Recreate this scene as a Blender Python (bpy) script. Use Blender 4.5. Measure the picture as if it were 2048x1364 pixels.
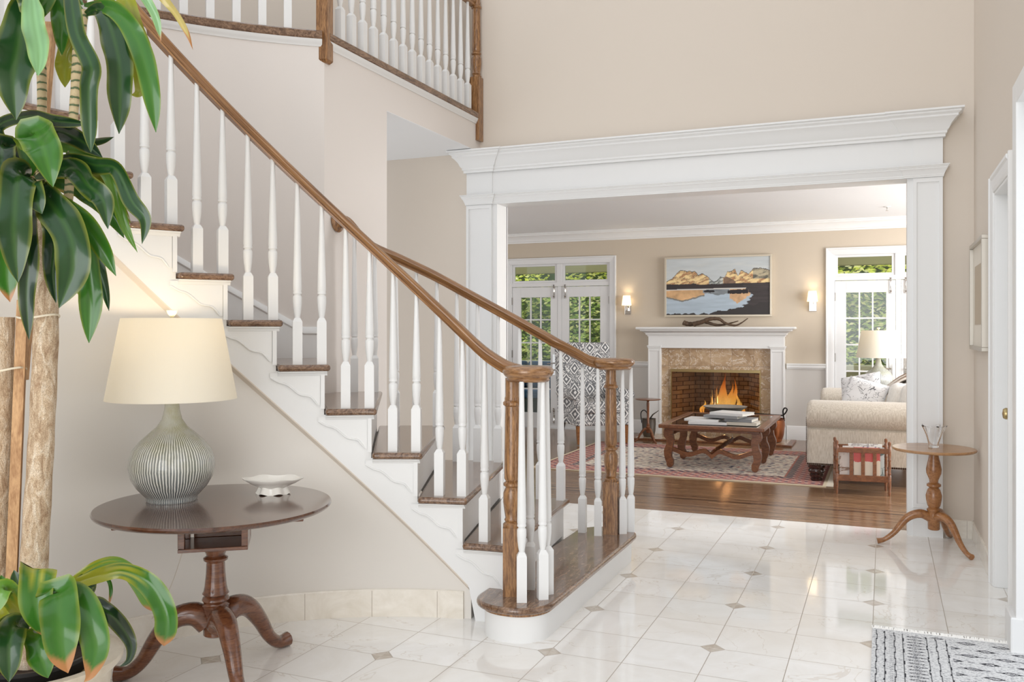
import bpy, bmesh, math, random
import numpy as np
from mathutils import Vector, Matrix, noise
PI = math.pi
for _o in list(bpy.data.objects): bpy.data.objects.remove(_o)
scn = bpy.context.scene
COL = scn.collection
random.seed(7)

# ------------------------------------------------------------------ camera, world, lights, exposure
FPX, EYE = 1758.0, 1.32
TH = math.atan(744 / FPX)
cam_d = bpy.data.cameras.new('camera')
cam_d.sensor_width = 36.0
cam_d.lens = 36.0 * FPX / 2048
cam_d.shift_y = -21.0 / 2048
cam_d.clip_start = 0.05
cam = bpy.data.objects.new('camera', cam_d)
cam.location = (0, 0, EYE)
cam.rotation_euler = (PI / 2, 0, TH)
COL.objects.link(cam)
scn.camera = cam

world = bpy.data.worlds.new('world')
scn.world = world
world.use_nodes = True
_n = world.node_tree.nodes; _l = world.node_tree.links
_n['Background'].inputs[0].default_value = (0.95, 0.985, 1.03, 1)
_n['Background'].inputs[1].default_value = 0.9

def area(name, loc, rot, size, size_y, power, color=(1, 1, 1), spread=PI):
    d = bpy.data.lights.new(name, 'AREA'); d.shape = 'RECTANGLE'
    d.size = size; d.size_y = size_y; d.energy = power; d.color = color; d.spread = spread
    o = bpy.data.objects.new(name, d); o.location = loc; o.rotation_euler = rot
    COL.objects.link(o); return o
def point(name, loc, power, color=(1, 0.85, 0.6), r=0.03):
    d = bpy.data.lights.new(name, 'POINT'); d.energy = power; d.color = color; d.shadow_soft_size = r
    o = bpy.data.objects.new(name, d); o.location = loc; COL.objects.link(o); return o
# added fill light behind the camera
area('entrance_fill_light', (-0.9, -2.6, 1.9), (math.radians(90), 0, 0), 3.6, 3.4, 115, (0.97, 0.99, 1.0))
# fill lights added at the unseen side walls to brighten the living room
area('living_side_fill_light', (2.75, 8.8, 1.5), (0, PI / 2, 0), 1.9, 3.0, 165, (0.98, 0.99, 1.0))
area('living_left_fill_light', (-6.3, 8.7, 1.5), (0, -PI / 2, 0), 1.6, 2.0, 14, (0.98, 0.99, 1.0))

vs = scn.view_settings
vs.view_transform = 'Standard'
try: vs.look = 'None'
except Exception: pass
vs.gamma = 1.0
vs.use_curve_mapping = False
vs.exposure = 0.40

# ------------------------------------------------------------------ geometry helpers
CT, ST = math.cos(TH), math.sin(TH)
def ray(px, py):
    x = (px - 1024) / FPX
    return Vector((x * CT - ST, x * ST + CT, (661 - py) / FPX))
def at(px, py, zc):                       # a point at distance zc along the view axis
    return Vector((0, 0, EYE)) + ray(px, py) * zc
def floor_pt(px, py, z=0.0):
    r = ray(px, py); t = (z - EYE) / r.z
    return Vector((r.x * t, r.y * t, z))
def lin(r, g, b, a=1.0):
    f = lambda c: (c / 255 / 12.92) if c / 255 <= 0.04045 else ((c / 255 + 0.055) / 1.055) ** 2.4
    return (f(r), f(g), f(b), a)

class MB:
    def __init__(self): self.v = []; self.f = []; self.c = []; self.col = (1, 1, 1, 1)
    def add(self, vs_, fs_):
        n = len(self.v); self.v += [tuple(p) for p in vs_]; self.f += [tuple(i + n for i in f) for f in fs_]
        self.c += [self.col] * len(vs_); return n
    def box(self, x0, x1, y0, y1, z0, z1, M=None):
        p = [Vector((x, y, z)) for z in (z0, z1) for y in (y0, y1) for x in (x0, x1)]
        if M is not None: p = [M @ q for q in p]
        self.add(p, [(0, 2, 3, 1), (4, 5, 7, 6), (0, 1, 5, 4), (2, 6, 7, 3), (0, 4, 6, 2), (1, 3, 7, 5)])
    def hull(self, bottom, top):          # prism between two equal polygons
        n = len(bottom); f = [tuple(reversed(range(n))), tuple(range(n, 2 * n))]
        f += [(i, (i + 1) % n, n + (i + 1) % n, n + i) for i in range(n)]
        self.add(list(bottom) + list(top), f)
    def prism(self, poly, z0, z1, M=None):
        b = [Vector((x, y, z0)) for x, y in poly]; t = [Vector((x, y, z1)) for x, y in poly]
        if M is not None: b = [M @ q for q in b]; t = [M @ q for q in t]
        self.hull(b, t)
    def lathe(self, prof, segs=24, M=None, sq=None):   # prof (r, z) list from bottom to top
        vs_ = []; fs_ = []; n = len(prof)
        for r, z in prof:
            for k in range(segs):
                a = 2 * PI * k / segs; q = Vector((r * math.cos(a), r * math.sin(a), z))
                vs_.append(M @ q if M is not None else q)
        for i in range(n - 1):
            for k in range(segs):
                k2 = (k + 1) % segs
                fs_.append((i * segs + k, i * segs + k2, (i + 1) * segs + k2, (i + 1) * segs + k))
        if prof[0][0] > 1e-5: fs_.append(tuple(reversed(range(segs))))
        if prof[-1][0] > 1e-5: fs_.append(tuple(range((n - 1) * segs, n * segs)))
        self.add(vs_, fs_)
    def tube(self, pts, rad, segs=8, caps=True, flat=1.0, up=Vector((0, 0, 1))):
        pts = [Vector(p) for p in pts]; n = len(pts)
        if not hasattr(rad, '__len__'): rad = [rad] * n
        vs_ = []; prev = None
        for i, p in enumerate(pts):
            t = (pts[min(i + 1, n - 1)] - pts[max(i - 1, 0)]).normalized()
            if prev is None:
                s = t.cross(up)
                if s.length < 1e-3: s = t.cross(Vector((1, 0, 0)))
            else: s = prev - t * prev.dot(t)
            s.normalize(); prev = s; u = s.cross(t)
            for k in range(segs):
                a = 2 * PI * k / segs
                vs_.append(p + s * (rad[i] * math.cos(a)) + u * (rad[i] * flat * math.sin(a)))
        fs_ = [(i * segs + k, i * segs + (k + 1) % segs, (i + 1) * segs + (k + 1) % segs, (i + 1) * segs + k)
               for i in range(n - 1) for k in range(segs)]
        if caps: fs_ += [tuple(reversed(range(segs))), tuple(range((n - 1) * segs, n * segs))]
        self.add(vs_, fs_)
    def sweep(self, path, prof, up=Vector((0, 0, 1)), closed=False, vertical=True, grain=False):
        # profile (a, b): a along tangent x up, b along up; vertical=True keeps the sections upright
        path = [Vector(p) for p in path]; n = len(path); m = len(prof); vs_ = []; gc = []; run = 0.0
        for i, p in enumerate(path):
            if i: run += (p - path[i - 1]).length
            gc += [(run, a * 1.0, b, 1) for a, b in prof]
            if closed: a_, b_ = path[(i - 1) % n], path[(i + 1) % n]
            else: a_, b_ = path[max(i - 1, 0)], path[min(i + 1, n - 1)]
            t = (b_ - a_).normalized(); s = t.cross(up).normalized(); k = 1.0
            if 0 < i < n - 1 or closed:
                t1 = (p - path[i - 1]).normalized(); t1.z = 0 if vertical else t1.z
                if t1.length > 1e-6:
                    c_ = abs(s.dot(t1.normalized().cross(up).normalized())) if t1.normalized().cross(up).length > 1e-6 else 1
                    k = 1 / max(c_, 0.3)
            w = up if vertical else s.cross(t)
            for a, b in prof: vs_.append(p + s * (a * k) + w * b)
        fs_ = []
        for i in range(n if closed else n - 1):
            j = (i + 1) % n
            for q in range(m):
                q2 = (q + 1) % m
                fs_.append((i * m + q, i * m + q2, j * m + q2, j * m + q))
        if not closed: fs_ += [tuple(reversed(range(m))), tuple(range((n - 1) * m, n * m))]
        b0 = self.add(vs_, fs_)
        if grain: self.c[b0:] = gc
    def grid(self, P, closed_u=False):    # P[i][j]
        n = len(P); m = len(P[0])
        fs_ = [(i * m + j, i * m + j + 1, ((i + 1) % n) * m + j + 1, ((i + 1) % n) * m + j)
               for i in range(n if closed_u else n - 1) for j in range(m - 1)]
        self.add([q for r in P for q in r], fs_)
    def build(self, name, mat, parent=None, smooth=None, bevel=0, segs=2, recalc=True, colors=False, subsurf=0):
        me = bpy.data.meshes.new(name); me.from_pydata(self.v, [], self.f)
        if colors:
            ca = me.color_attributes.new('Col', 'FLOAT_COLOR', 'POINT')
            ca.data.foreach_set('color', np.array(self.c, dtype=np.float32).ravel())
        if recalc:
            bm = bmesh.new(); bm.from_mesh(me); bmesh.ops.recalc_face_normals(bm, faces=bm.faces); bm.to_mesh(me); bm.free()
        if smooth is not None:
            me.shade_smooth()
            if smooth < 179: me.set_sharp_from_angle(angle=math.radians(smooth))
        me.materials.append(mat)
        o = bpy.data.objects.new(name, me); COL.objects.link(o)
        if bevel:
            b = o.modifiers.new('bevel', 'BEVEL'); b.width = bevel; b.segments = segs; b.limit_method = 'ANGLE'; b.angle_limit = math.radians(40)
        if subsurf:
            s = o.modifiers.new('sub', 'SUBSURF'); s.levels = subsurf; s.render_levels = subsurf
        if parent is not None:
            o.parent = parent; o.matrix_parent_inverse = parent.matrix_basis.inverted()
        return o
def thing(name, label, cat, loc=(0, 0, 0), group=None, rz=0):
    o = bpy.data.objects.new(name, None); COL.objects.link(o); o.empty_display_size = 0.1
    o.location = loc; o.rotation_euler = (0, 0, rz); o['label'] = label; o['category'] = cat
    if group: o['group'] = group
    return o
def tag(o, label, cat, group=None, kind=None):
    o['label'] = label; o['category'] = cat
    if group: o['group'] = group
    if kind: o['kind'] = kind
    return o
def struct(o, label=None):
    o['kind'] = 'structure'
    if label: o['label'] = label
    return o
def dup(root, loc=None, rz=None, label=None, group=None):
    r = root.copy(); COL.objects.link(r)
    if loc is not None: r.location = loc
    if rz is not None: r.rotation_euler = (0, 0, rz)
    if label: r['label'] = label
    if group: r['group'] = group
    for ch in list(root.children):
        c = ch.copy(); COL.objects.link(c); c.parent = r; c.matrix_parent_inverse = ch.matrix_parent_inverse.copy()
        for g in list(ch.children):
            d = g.copy(); COL.objects.link(d); d.parent = c; d.matrix_parent_inverse = g.matrix_parent_inverse.copy()
    return r
def catmull(pts, n=8):
    pts = [Vector(p) for p in pts]; out = []
    for i in range(len(pts) - 1):
        p0 = pts[max(i - 1, 0)]; p1 = pts[i]; p2 = pts[i + 1]; p3 = pts[min(i + 2, len(pts) - 1)]
        for k in range(n):
            t = k / n
            out.append(0.5 * ((2 * p1) + (p2 - p0) * t + (2 * p0 - 5 * p1 + 4 * p2 - p3) * t * t + (3 * p1 - p0 - 3 * p2 + p3) * t ** 3))
    out.append(pts[-1]); return out
def interp(xs, ys, x):
    return float(np.interp(x, xs, ys))
def loft(mb, rings, cap=True):
    n = len(rings); m = len(rings[0])
    fs_ = [(i * m + k, i * m + (k + 1) % m, (i + 1) * m + (k + 1) % m, (i + 1) * m + k) for i in range(n - 1) for k in range(m)]
    if cap: fs_ += [tuple(reversed(range(m))), tuple(range((n - 1) * m, n * m))]
    mb.add([q for r in rings for q in r], fs_)

# ------------------------------------------------------------------ materials
class NT:
    def __init__(self, name):
        self.m = bpy.data.materials.new(name); self.m.use_nodes = True
        self.t = self.m.node_tree; self.n = self.t.nodes; self.l = self.t.links; self.b = self.n['Principled BSDF']
    def node(self, typ, **kw):
        x = self.n.new(typ)
        for k, v in kw.items(): setattr(x, k, v)
        return x
    def put(self, sock, v):
        if isinstance(v, bpy.types.NodeSocket): self.l.new(v, sock)
        else: sock.default_value = v
    def math(self, op, a, b=None, c=None):
        x = self.node('ShaderNodeMath', operation=op); self.put(x.inputs[0], a)
        if b is not None: self.put(x.inputs[1], b)
        if c is not None: self.put(x.inputs[2], c)
        return x.outputs[0]
    def coords(self, which='Object'): return self.node('ShaderNodeTexCoord').outputs[which]
    def mapping(self, src, scale=(1, 1, 1), rot=(0, 0, 0), loc=(0, 0, 0)):
        x = self.node('ShaderNodeMapping'); self.l.new(src, x.inputs[0])
        x.inputs['Scale'].default_value = scale; x.inputs['Rotation'].default_value = rot; x.inputs['Location'].default_value = loc
        return x.outputs[0]
    def noise(self, vec, scale=5, detail=4, rough=0.5, dist=0.0):
        x = self.node('ShaderNodeTexNoise'); self.l.new(vec, x.inputs['Vector'])
        x.inputs['Scale'].default_value = scale; x.inputs['Detail'].default_value = detail
        x.inputs['Roughness'].default_value = rough; x.inputs['Distortion'].default_value = dist
        return x.outputs['Fac']
    def ramp(self, fac, stops, interp='LINEAR'):
        x = self.node('ShaderNodeValToRGB'); self.l.new(fac, x.inputs[0]); r = x.color_ramp; r.interpolation = interp
        while len(r.elements) > 1: r.elements.remove(r.elements[-1])
        r.elements[0].position = stops[0][0]; r.elements[0].color = stops[0][1]
        for p, c in stops[1:]:
            e = r.elements.new(p); e.color = c
        return x.outputs[0]
    def mix(self, fac, a, b, mode='MIX'):
        x = self.node('ShaderNodeMix', data_type='RGBA', blend_type=mode)
        self.put(x.inputs['Factor'], fac); self.put(x.inputs[6], a); self.put(x.inputs[7], b)
        return x.outputs[2]
    def sep(self, v):
        x = self.node('ShaderNodeSeparateXYZ'); self.l.new(v, x.inputs[0]); return x.outputs
    def bump(self, h, strength=0.3, dist=0.01):
        x = self.node('ShaderNodeBump'); self.l.new(h, x.inputs['Height']); x.inputs['Strength'].default_value = strength
        x.inputs['Distance'].default_value = dist; self.l.new(x.outputs[0], self.b.inputs['Normal'])
    def base(self, v): self.put(self.b.inputs['Base Color'], v)
    def rough(self, v): self.put(self.b.inputs['Roughness'], v)
    def spec(self, v): self.b.inputs['Specular IOR Level'].default_value = v
def plain(name, col, rough=0.5, metal=0.0, spec=0.5, bump=None):
    m = NT(name); m.base(col); m.rough(rough); m.b.inputs['Metallic'].default_value = metal; m.spec(spec)
    c = m.coords()
    if bump: m.bump(m.noise(c, bump[0], 3), bump[1], 0.002)
    else: # a faint mottling keeps every surface procedural
        m.base(m.mix(m.math('MULTIPLY', m.noise(c, 9, 2), 0.06), col, tuple(x * 0.8 for x in col[:3]) + (1,)))
    return m.m
WHITE = plain('white_trim_paint', lin(234, 234, 233), 0.38)
WALLP = plain('beige_wall_paint', lin(218, 207, 194), 0.7, bump=(220, 0.05))
WALLG = plain('stair_wall_paint', lin(228, 221, 215), 0.7, bump=(220, 0.05))
TAUPE = plain('taupe_wall_paint', lin(202, 189, 171), 0.7, bump=(220, 0.05))
GREYW = plain('greige_dado_paint', lin(208, 204, 199), 0.6, bump=(220, 0.05))
CEIL = plain('ceiling_paint', lin(238, 239, 240), 0.8)
DOORW = plain('door_paint', lin(236, 235, 233), 0.3)
FRENCHW = plain('french_door_paint', lin(226, 226, 226), 0.35)

def wood(name, c1, c2, rough=0.3, scale=(3, 3, 40), grain=6.0, axis=None, bump=0.15, coat=0.0, dark=None):
    m = NT(name); v = m.mapping(m.coords(), scale=scale)
    n1 = m.noise(v, grain, 6, 0.6, 1.2); n2 = m.noise(v, grain * 6, 3, 0.5, 0.3)
    f = m.math('ADD', m.math('MULTIPLY', n1, 0.7), m.math('MULTIPLY', n2, 0.3))
    col = m.ramp(f, [(0.32, c1), (0.62, c2)] if dark is None else [(0.3, dark), (0.42, c1), (0.62, c2)])
    m.base(col); m.rough(rough); m.bump(n2, bump, 0.002)
    m.b.inputs['Coat Weight'].default_value = coat; m.b.inputs['Coat Roughness'].default_value = 0.1
    return m.m
OAK = wood('golden_oak', lin(112, 74, 40), lin(176, 130, 84), 0.32, (14, 14, 1.6), 5, coat=0.4, dark=lin(86, 54, 28))
def rail_wood():
    m = NT('golden_oak_rail'); a = m.node('ShaderNodeVertexColor'); a.layer_name = 'Col'
    v = m.mapping(a.outputs['Color'], (2.0, 60, 60)); n1 = m.noise(v, 1.6, 5, 0.6, 0.4); n2 = m.noise(m.mapping(a.outputs['Color'], (6, 260, 260)), 1.5, 3)
    f = m.math('ADD', m.math('MULTIPLY', n1, 0.65), m.math('MULTIPLY', n2, 0.35))
    m.base(m.ramp(f, [(0.32, lin(78, 48, 24)), (0.45, lin(128, 86, 46)), (0.68, lin(182, 138, 92))])); m.rough(0.3); m.b.inputs['Coat Weight'].default_value = 0.4
    m.b.inputs['Coat Roughness'].default_value = 0.15; m.bump(n2, 0.08, 0.001); return m.m
RAILW = rail_wood()
OAKH = wood('golden_oak_volute', lin(120, 80, 44), lin(178, 134, 90), 0.28, (4, 4, 30), 3, coat=0.5, dark=lin(100, 66, 36))
TREADW = wood('oak_tread', lin(92, 64, 44), lin(150, 118, 92), 0.22, (10, 2.2, 10), 5, coat=0.6, dark=lin(72, 48, 32))
MAHOG = wood("dark_mahogany", lin(70, 36, 22), lin(126, 78, 50), 0.22, (3, 3, 14), 4, coat=0.6)
MAHOGT = wood('mahogany_top', lin(56, 32, 22), lin(98, 64, 46), 0.16, (2, 14, 14), 4, coat=0.7, bump=0.05)
WALNUT = wood("carved_walnut", lin(92, 50, 28), lin(142, 92, 58), 0.3, (4, 4, 10), 4, coat=0.2)
CHERRY = wood('warm_cherry', lin(118, 72, 36), lin(168, 116, 70), 0.3, (5, 5, 9), 4, coat=0.3)
CHERRYT = wood('warm_cherry_top', lin(140, 96, 56), lin(186, 142, 98), 0.3, (2, 12, 12), 4, coat=0.3, bump=0.05)
DARKW = wood('near_black_wood', lin(36, 20, 16), lin(66, 38, 30), 0.25, (4, 4, 10), 4, coat=0.4)
STAKE = wood('raw_timber_stake', lin(150, 108, 72), lin(206, 166, 122), 0.75, (8, 8, 2), 5)
LIMEW = wood('pale_faced_oak', lin(196, 192, 190), lin(232, 228, 224), 0.25, (26, 26, 4), 5)

def tile_floor():
    m = NT('crema_marble_tiles'); v = m.coords(); s = m.sep(v); S = 0.305
    u = m.math('DIVIDE', m.math('SUBTRACT', s[0], -0.656), S); w = m.math('DIVIDE', m.math('SUBTRACT', s[1], 3.690), S)
    fr = lambda x: m.math('ABSOLUTE', m.math('SUBTRACT', x, m.math('ROUND', x)))
    du, dw = fr(u), fr(w)
    joint = m.math('LESS_THAN', m.math('MINIMUM', du, dw), 0.0055)
    # diamonds at u = 2i, v = 2j + (i mod 2): on the double grid, two interleaved sets
    def pat(a, b):
        x = m.math('DIVIDE', m.math('SUBTRACT', u, a), 4.0); y = m.math('DIVIDE', m.math('SUBTRACT', w, b), 2.0)
        dx = m.math('MULTIPLY', fr(x), 4.0); dy = m.math('MULTIPLY', fr(y), 2.0)
        return m.math('ADD', dx, dy)
    d = m.math('MINIMUM', pat(0, 0), pat(2, 1))
    inside = m.math('LESS_THAN', d, 0.165); edge = m.math('LESS_THAN', m.math('ABSOLUTE', m.math('SUBTRACT', d, 0.165)), 0.008)
    cell = m.node('ShaderNodeCombineXYZ'); m.l.new(m.math('FLOOR', u), cell.inputs[0]); m.l.new(m.math('FLOOR', w), cell.inputs[1])
    wn = m.node('ShaderNodeTexWhiteNoise'); m.l.new(cell.outputs[0], wn.inputs[0])
    off = m.node('ShaderNodeVectorMath', operation='ADD'); m.l.new(v, off.inputs[0])
    sc = m.node('ShaderNodeVectorMath', operation='SCALE'); m.l.new(wn.outputs['Color'], sc.inputs[0]); sc.inputs['Scale'].default_value = 7
    m.l.new(sc.outputs[0], off.inputs[1])
    n1 = m.noise(off.outputs[0], 3.2, 6, 0.62, 1.6)
    vein = m.math('ABSOLUTE', m.math('SUBTRACT', m.noise(off.outputs[0], 1.7, 5, 0.55, 0.8), 0.5))
    col = m.ramp(n1, [(0.3, lin(240, 237, 232)), (0.7, lin(250, 249, 247))])
    col = m.mix(m.math('MULTIPLY', m.math('LESS_THAN', vein, 0.003), 0.3), col, lin(196, 178, 156))
    col = m.mix(m.math('MULTIPLY', wn.outputs['Value'], 0.35), col, lin(230, 224, 214))
    col = m.mix(joint, col, lin(176, 166, 154))
    dcol = m.ramp(m.noise(off.outputs[0], 9, 4, 0.6, 1.5), [(0.35, lin(186, 172, 156)), (0.65, lin(212, 204, 193))])
    col = m.mix(inside, col, dcol); col = m.mix(edge, col, lin(172, 162, 152))
    m.base(col)
    m.rough(m.math('ADD', 0.06, m.math('MULTIPLY', m.math('MAXIMUM', joint, edge), 0.4))); m.spec(0.55)
    m.bump(m.noise(v, 2.2, 2), 0.02, 0.02)
    return m.m
TILE = tile_floor()
def marble_base():
    m = NT('crema_marble_baseboard'); v = m.coords(); n1 = m.noise(v, 5, 6, 0.62, 1.6)
    m.base(m.ramp(n1, [(0.3, lin(224, 216, 202)), (0.7, lin(242, 236, 226))])); m.rough(0.12); return m.m
MBASE = marble_base()
GROUT = plain('baseboard_grout', lin(186, 174, 160), 0.7)
def wood_floor():
    m = NT('oak_strip_floor'); v = m.coords(); s = m.sep(v); W = 0.057
    w = m.math('DIVIDE', s[1], W); row = m.math('FLOOR', w)
    wn = m.node('ShaderNodeTexWhiteNoise', noise_dimensions='1D'); m.l.new(row, wn.inputs['W'])
    x = m.math('ADD', m.math('DIVIDE', s[0], 0.9), m.math('MULTIPLY', wn.outputs['Value'], 7.0))
    cell = m.node('ShaderNodeCombineXYZ'); m.l.new(m.math('FLOOR', x), cell.inputs[0]); m.l.new(row, cell.inputs[1])
    w2 = m.node('ShaderNodeTexWhiteNoise'); m.l.new(cell.outputs[0], w2.inputs[0])
    g = m.noise(m.mapping(v, (2.2, 30, 1)), 3, 6, 0.65, 0.8)
    col = m.ramp(g, [(0.34, lin(84, 58, 38)), (0.66, lin(176, 140, 106))])
    col = m.mix(m.math('MULTIPLY', w2.outputs['Value'], 0.65), col, lin(112, 80, 56))
    fw = m.math('ABSOLUTE', m.math('SUBTRACT', w, m.math('ROUND', w)))
    gap = m.math('LESS_THAN', fw, 0.045)
    col = m.mix(m.math('MULTIPLY', gap, 0.75), col, lin(58, 38, 26))
    for yy, hw in ((6.99, 0.010), (6.88, 0.016), (6.60, 0.005)):       # dark inlay bands of the border
        b = m.math('LESS_THAN', m.math('ABSOLUTE', m.math('SUBTRACT', s[1], yy)), hw)
        col = m.mix(b, col, lin(52, 32, 24))
    m.base(col); m.rough(0.2); m.spec(0.4); m.b.inputs['Coat Weight'].default_value = 0.1; m.b.inputs['Coat Roughness'].default_value = 0.12
    m.bump(g, 0.06, 0.003); return m.m
WFLOOR = wood_floor()
def glassy(name, tint=(1, 1, 1, 1), refl=0.08):
    m = NT(name); n = m.n; n.remove(m.b)
    t = m.node('ShaderNodeBsdfTransparent'); t.inputs[0].default_value = tint
    g = m.node('ShaderNodeBsdfGlossy'); g.inputs['Roughness'].default_value = 0.02
    fr = m.node('ShaderNodeFresnel'); fr.inputs[0].default_value = 1.45
    mx = m.node('ShaderNodeMixShader'); m.l.new(fr.outputs[0], mx.inputs[0]); m.l.new(t.outputs[0], mx.inputs[1]); m.l.new(g.outputs[0], mx.inputs[2])
    m.l.new(mx.outputs[0], n['Material Output'].inputs['Surface']); return m.m
PANE = glassy('window_glass', (0.97, 0.98, 0.97, 1))
SMOKE = glassy('smoked_fire_glass', (0.72, 0.70, 0.68, 1))
def crystal():
    m = NT('clear_crystal'); m.base((1, 1, 1, 1)); m.rough(0.02); m.b.inputs['Transmission Weight'].default_value = 1.0; m.b.inputs['IOR'].default_value = 1.45
    return m.m
CRYSTAL = crystal()
CHROME = plain('polished_nickel', lin(205, 203, 200), 0.14, 1.0)
BRASS = plain('antique_brass', lin(176, 156, 112), 0.3, 1.0)
IRON = plain('black_iron', lin(40, 38, 38), 0.45, 0.6)
COPPER = plain('aged_copper', lin(168, 104, 66), 0.32, 0.9)
PEWTER = plain('dull_galvanised_metal', lin(120, 116, 110), 0.4, 0.8)
def shade_mat(name, col, strength):
    m = NT(name); m.base(col); m.rough(0.9)
    tr = m.node('ShaderNodeBsdfTranslucent'); tr.inputs[0].default_value = col
    em = m.node('ShaderNodeEmission'); em.inputs[0].default_value = lin(255, 242, 214); em.inputs[1].default_value = strength
    mx = m.node('ShaderNodeMixShader'); mx.inputs[0].default_value = 0.3
    m.l.new(m.b.outputs[0], mx.inputs[1]); m.l.new(tr.outputs[0], mx.inputs[2])
    ad = m.node('ShaderNodeAddShader'); m.l.new(mx.outputs[0], ad.inputs[0]); m.l.new(em.outputs[0], ad.inputs[1])
    m.l.new(ad.outputs[0], m.n['Material Output'].inputs['Surface'])
    m.bump(m.noise(m.mapping(m.coords(), (1, 1, 1)), 160, 2), 0.05, 0.001)
    return m.m
SHADE = shade_mat('cream_lampshade', lin(240, 235, 222), 0.03)
SHADES = shade_mat('glowing_sconce_shade', lin(250, 242, 222), 0.45)
def vcol(name, rough=0.6, spec=0.4, noise_s=None, amp=0.15, coat=0.0, bump=None):
    m = NT(name); a = m.node('ShaderNodeVertexColor'); a.layer_name = 'Col'; c = a.outputs['Color']
    if noise_s:
        c = m.mix(m.math('MULTIPLY', m.noise(m.coords(), noise_s, 3), amp * 2), c, (0.02, 0.02, 0.02, 1))
    m.base(c); m.rough(rough); m.spec(spec); m.b.inputs['Coat Weight'].default_value = coat
    if bump: m.bump(m.noise(m.coords(), bump[0], 3), bump[1], 0.004)
    return m.m
# ------------------------------------------------------------------ setting: foyer shell
WX = 0.525            # right wall
HY = 6.27             # wall with the wide opening
HTOP = 5.6
SC = Vector((-1.498, 2.132, 0))
def pol(r, a, z=0.0): a = math.radians(a); return Vector((SC.x + r * math.cos(a), SC.y + r * math.sin(a), z))
m = MB(); m.box(-5.0, 2.9, -3.0, 6.36, -0.06, 0.0); struct(m.build('floor_foyer', TILE), 'polished cream marble tile floor with small taupe diamond insets')
m = MB(); m.box(-6.4, 2.9, 6.36, 11.25, -0.06, 0.0); struct(m.build('floor_living', WFLOOR), 'glossy brown oak strip floor')
OX0, OX1, OZ = -2.76, 0.137, 2.30
FLR = 2.98            # upper floor level
m = MB(); m.box(-5.2, OX0 - 0.02, HY, HY + 0.14, 0, FLR); m.box(OX1 + 0.02, WX, HY, HY + 0.14, 0, FLR); m.box(OX0 - 0.02, OX1 + 0.02, HY, HY + 0.14, OZ + 0.02, FLR)
m.box(-3.50, WX, HY, HY + 0.14, FLR, HTOP); m.box(-5.2, -3.98, HY, HY + 0.14, FLR, HTOP); m.box(-3.98, -3.50, HY, HY + 0.14, FLR + 2.05, HTOP)
struct(m.build('wall_back', WALLP), 'tall beige foyer wall above the wide white opening')
# right wall, with door opening (Y 4.50..5.12) and end at Y 4.27
DY0, DY1, DZ = 4.50, 5.14, 2.03
m = MB(); m.box(WX, WX + 0.14, DY1, HY, 0, HTOP); m.box(WX, WX + 0.14, 4.24, DY0, 0, HTOP); m.box(WX, WX + 0.14, DY0, DY1, DZ, HTOP)
m.box(WX, WX + 0.14, 2.2, 4.24, 2.25, HTOP); m.box(WX, WX + 0.14, -3, 2.2, 0, HTOP)
struct(m.build('wall_right', WALLP), 'beige right-hand foyer wall')
# door casing right wall
m = MB()
def casing_y(mb, x, ya, yb, ztop, w=0.085, d=0.022):
    prof = [(0, 0), (0, d), (w * 0.2, d), (w * 0.32, d * 0.7), (w * 0.8, d * 0.55), (w, d * 0.35), (w, 0)]
    for (y0, sgn) in ((ya, -1), (yb, 1)):
        pts = [(x - b, y0 + sgn * (w - a)) for a, b in prof]
        mb.hull([Vector((p[0], p[1], 0)) for p in pts], [Vector((p[0], p[1], ztop + (0 if 0 else w))) for p in pts])
    pts = [(x - b, ztop + (w - a)) for a, b in prof]
    mb.hull([Vector((p[0], ya - 0.0005, p[1])) for p in pts], [Vector((p[0], yb + 0.0005, p[1])) for p in pts])
casing_y(m, WX, DY0, DY1, DZ)
m.box(WX - 0.004, WX + 0.139, DY0 - 0.001, DY0 + 0.015, 0, DZ); m.box(WX - 0.004, WX + 0.139, DY1 - 0.015, DY1 + 0.001, 0, DZ); m.box(WX - 0.003, WX + 0.138, DY0 + 0.014, DY1 - 0.014, DZ - 0.015, DZ + 0.001)
m.box(WX - 0.03, WX + 0.14, 4.10, 4.21, 0, 2.34); m.box(WX - 0.03, WX + 0.14, 2.2, 4.10, 2.25, 2.34)
struct(m.build('trim_1', WHITE, bevel=0.003), 'white casing around the right-hand door')
d = MB(); d.box(WX + 0.06, WX + 0.10, DY0 + 0.015, DY1 - 0.015, 0.006, DZ - 0.015)
door1 = struct(d.build('door_1', DOORW, bevel=0.002), 'white foyer door seen at a grazing angle')
d = MB()
for z0, z1 in ((0.22, 0.78), (1.02, 1.88)):
    for y0, y1 in ((DY0 + 0.11, DY0 + 0.29), (DY0 + 0.35, DY1 - 0.11)):
        d.box(WX + 0.052, WX + 0.062, y0, y1, z0, z1)
d.build('door_panel', DOORW, door1, bevel=0.004)
k = MB(); M = Matrix.Translation((WX + 0.06, 4.70, 0.93)) @ Matrix.Rotation(-PI / 2, 4, 'Y')
k.lathe([(0.026, 0), (0.027, 0.006), (0.011, 0.010), (0.010, 0.035), (0.024, 0.045), (0.028, 0.058), (0.022, 0.070), (0.0, 0.074)], 20, M)
k.build('door_knob', BRASS, door1, smooth=50)['label'] = 'round glass and brass door knob'
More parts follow.
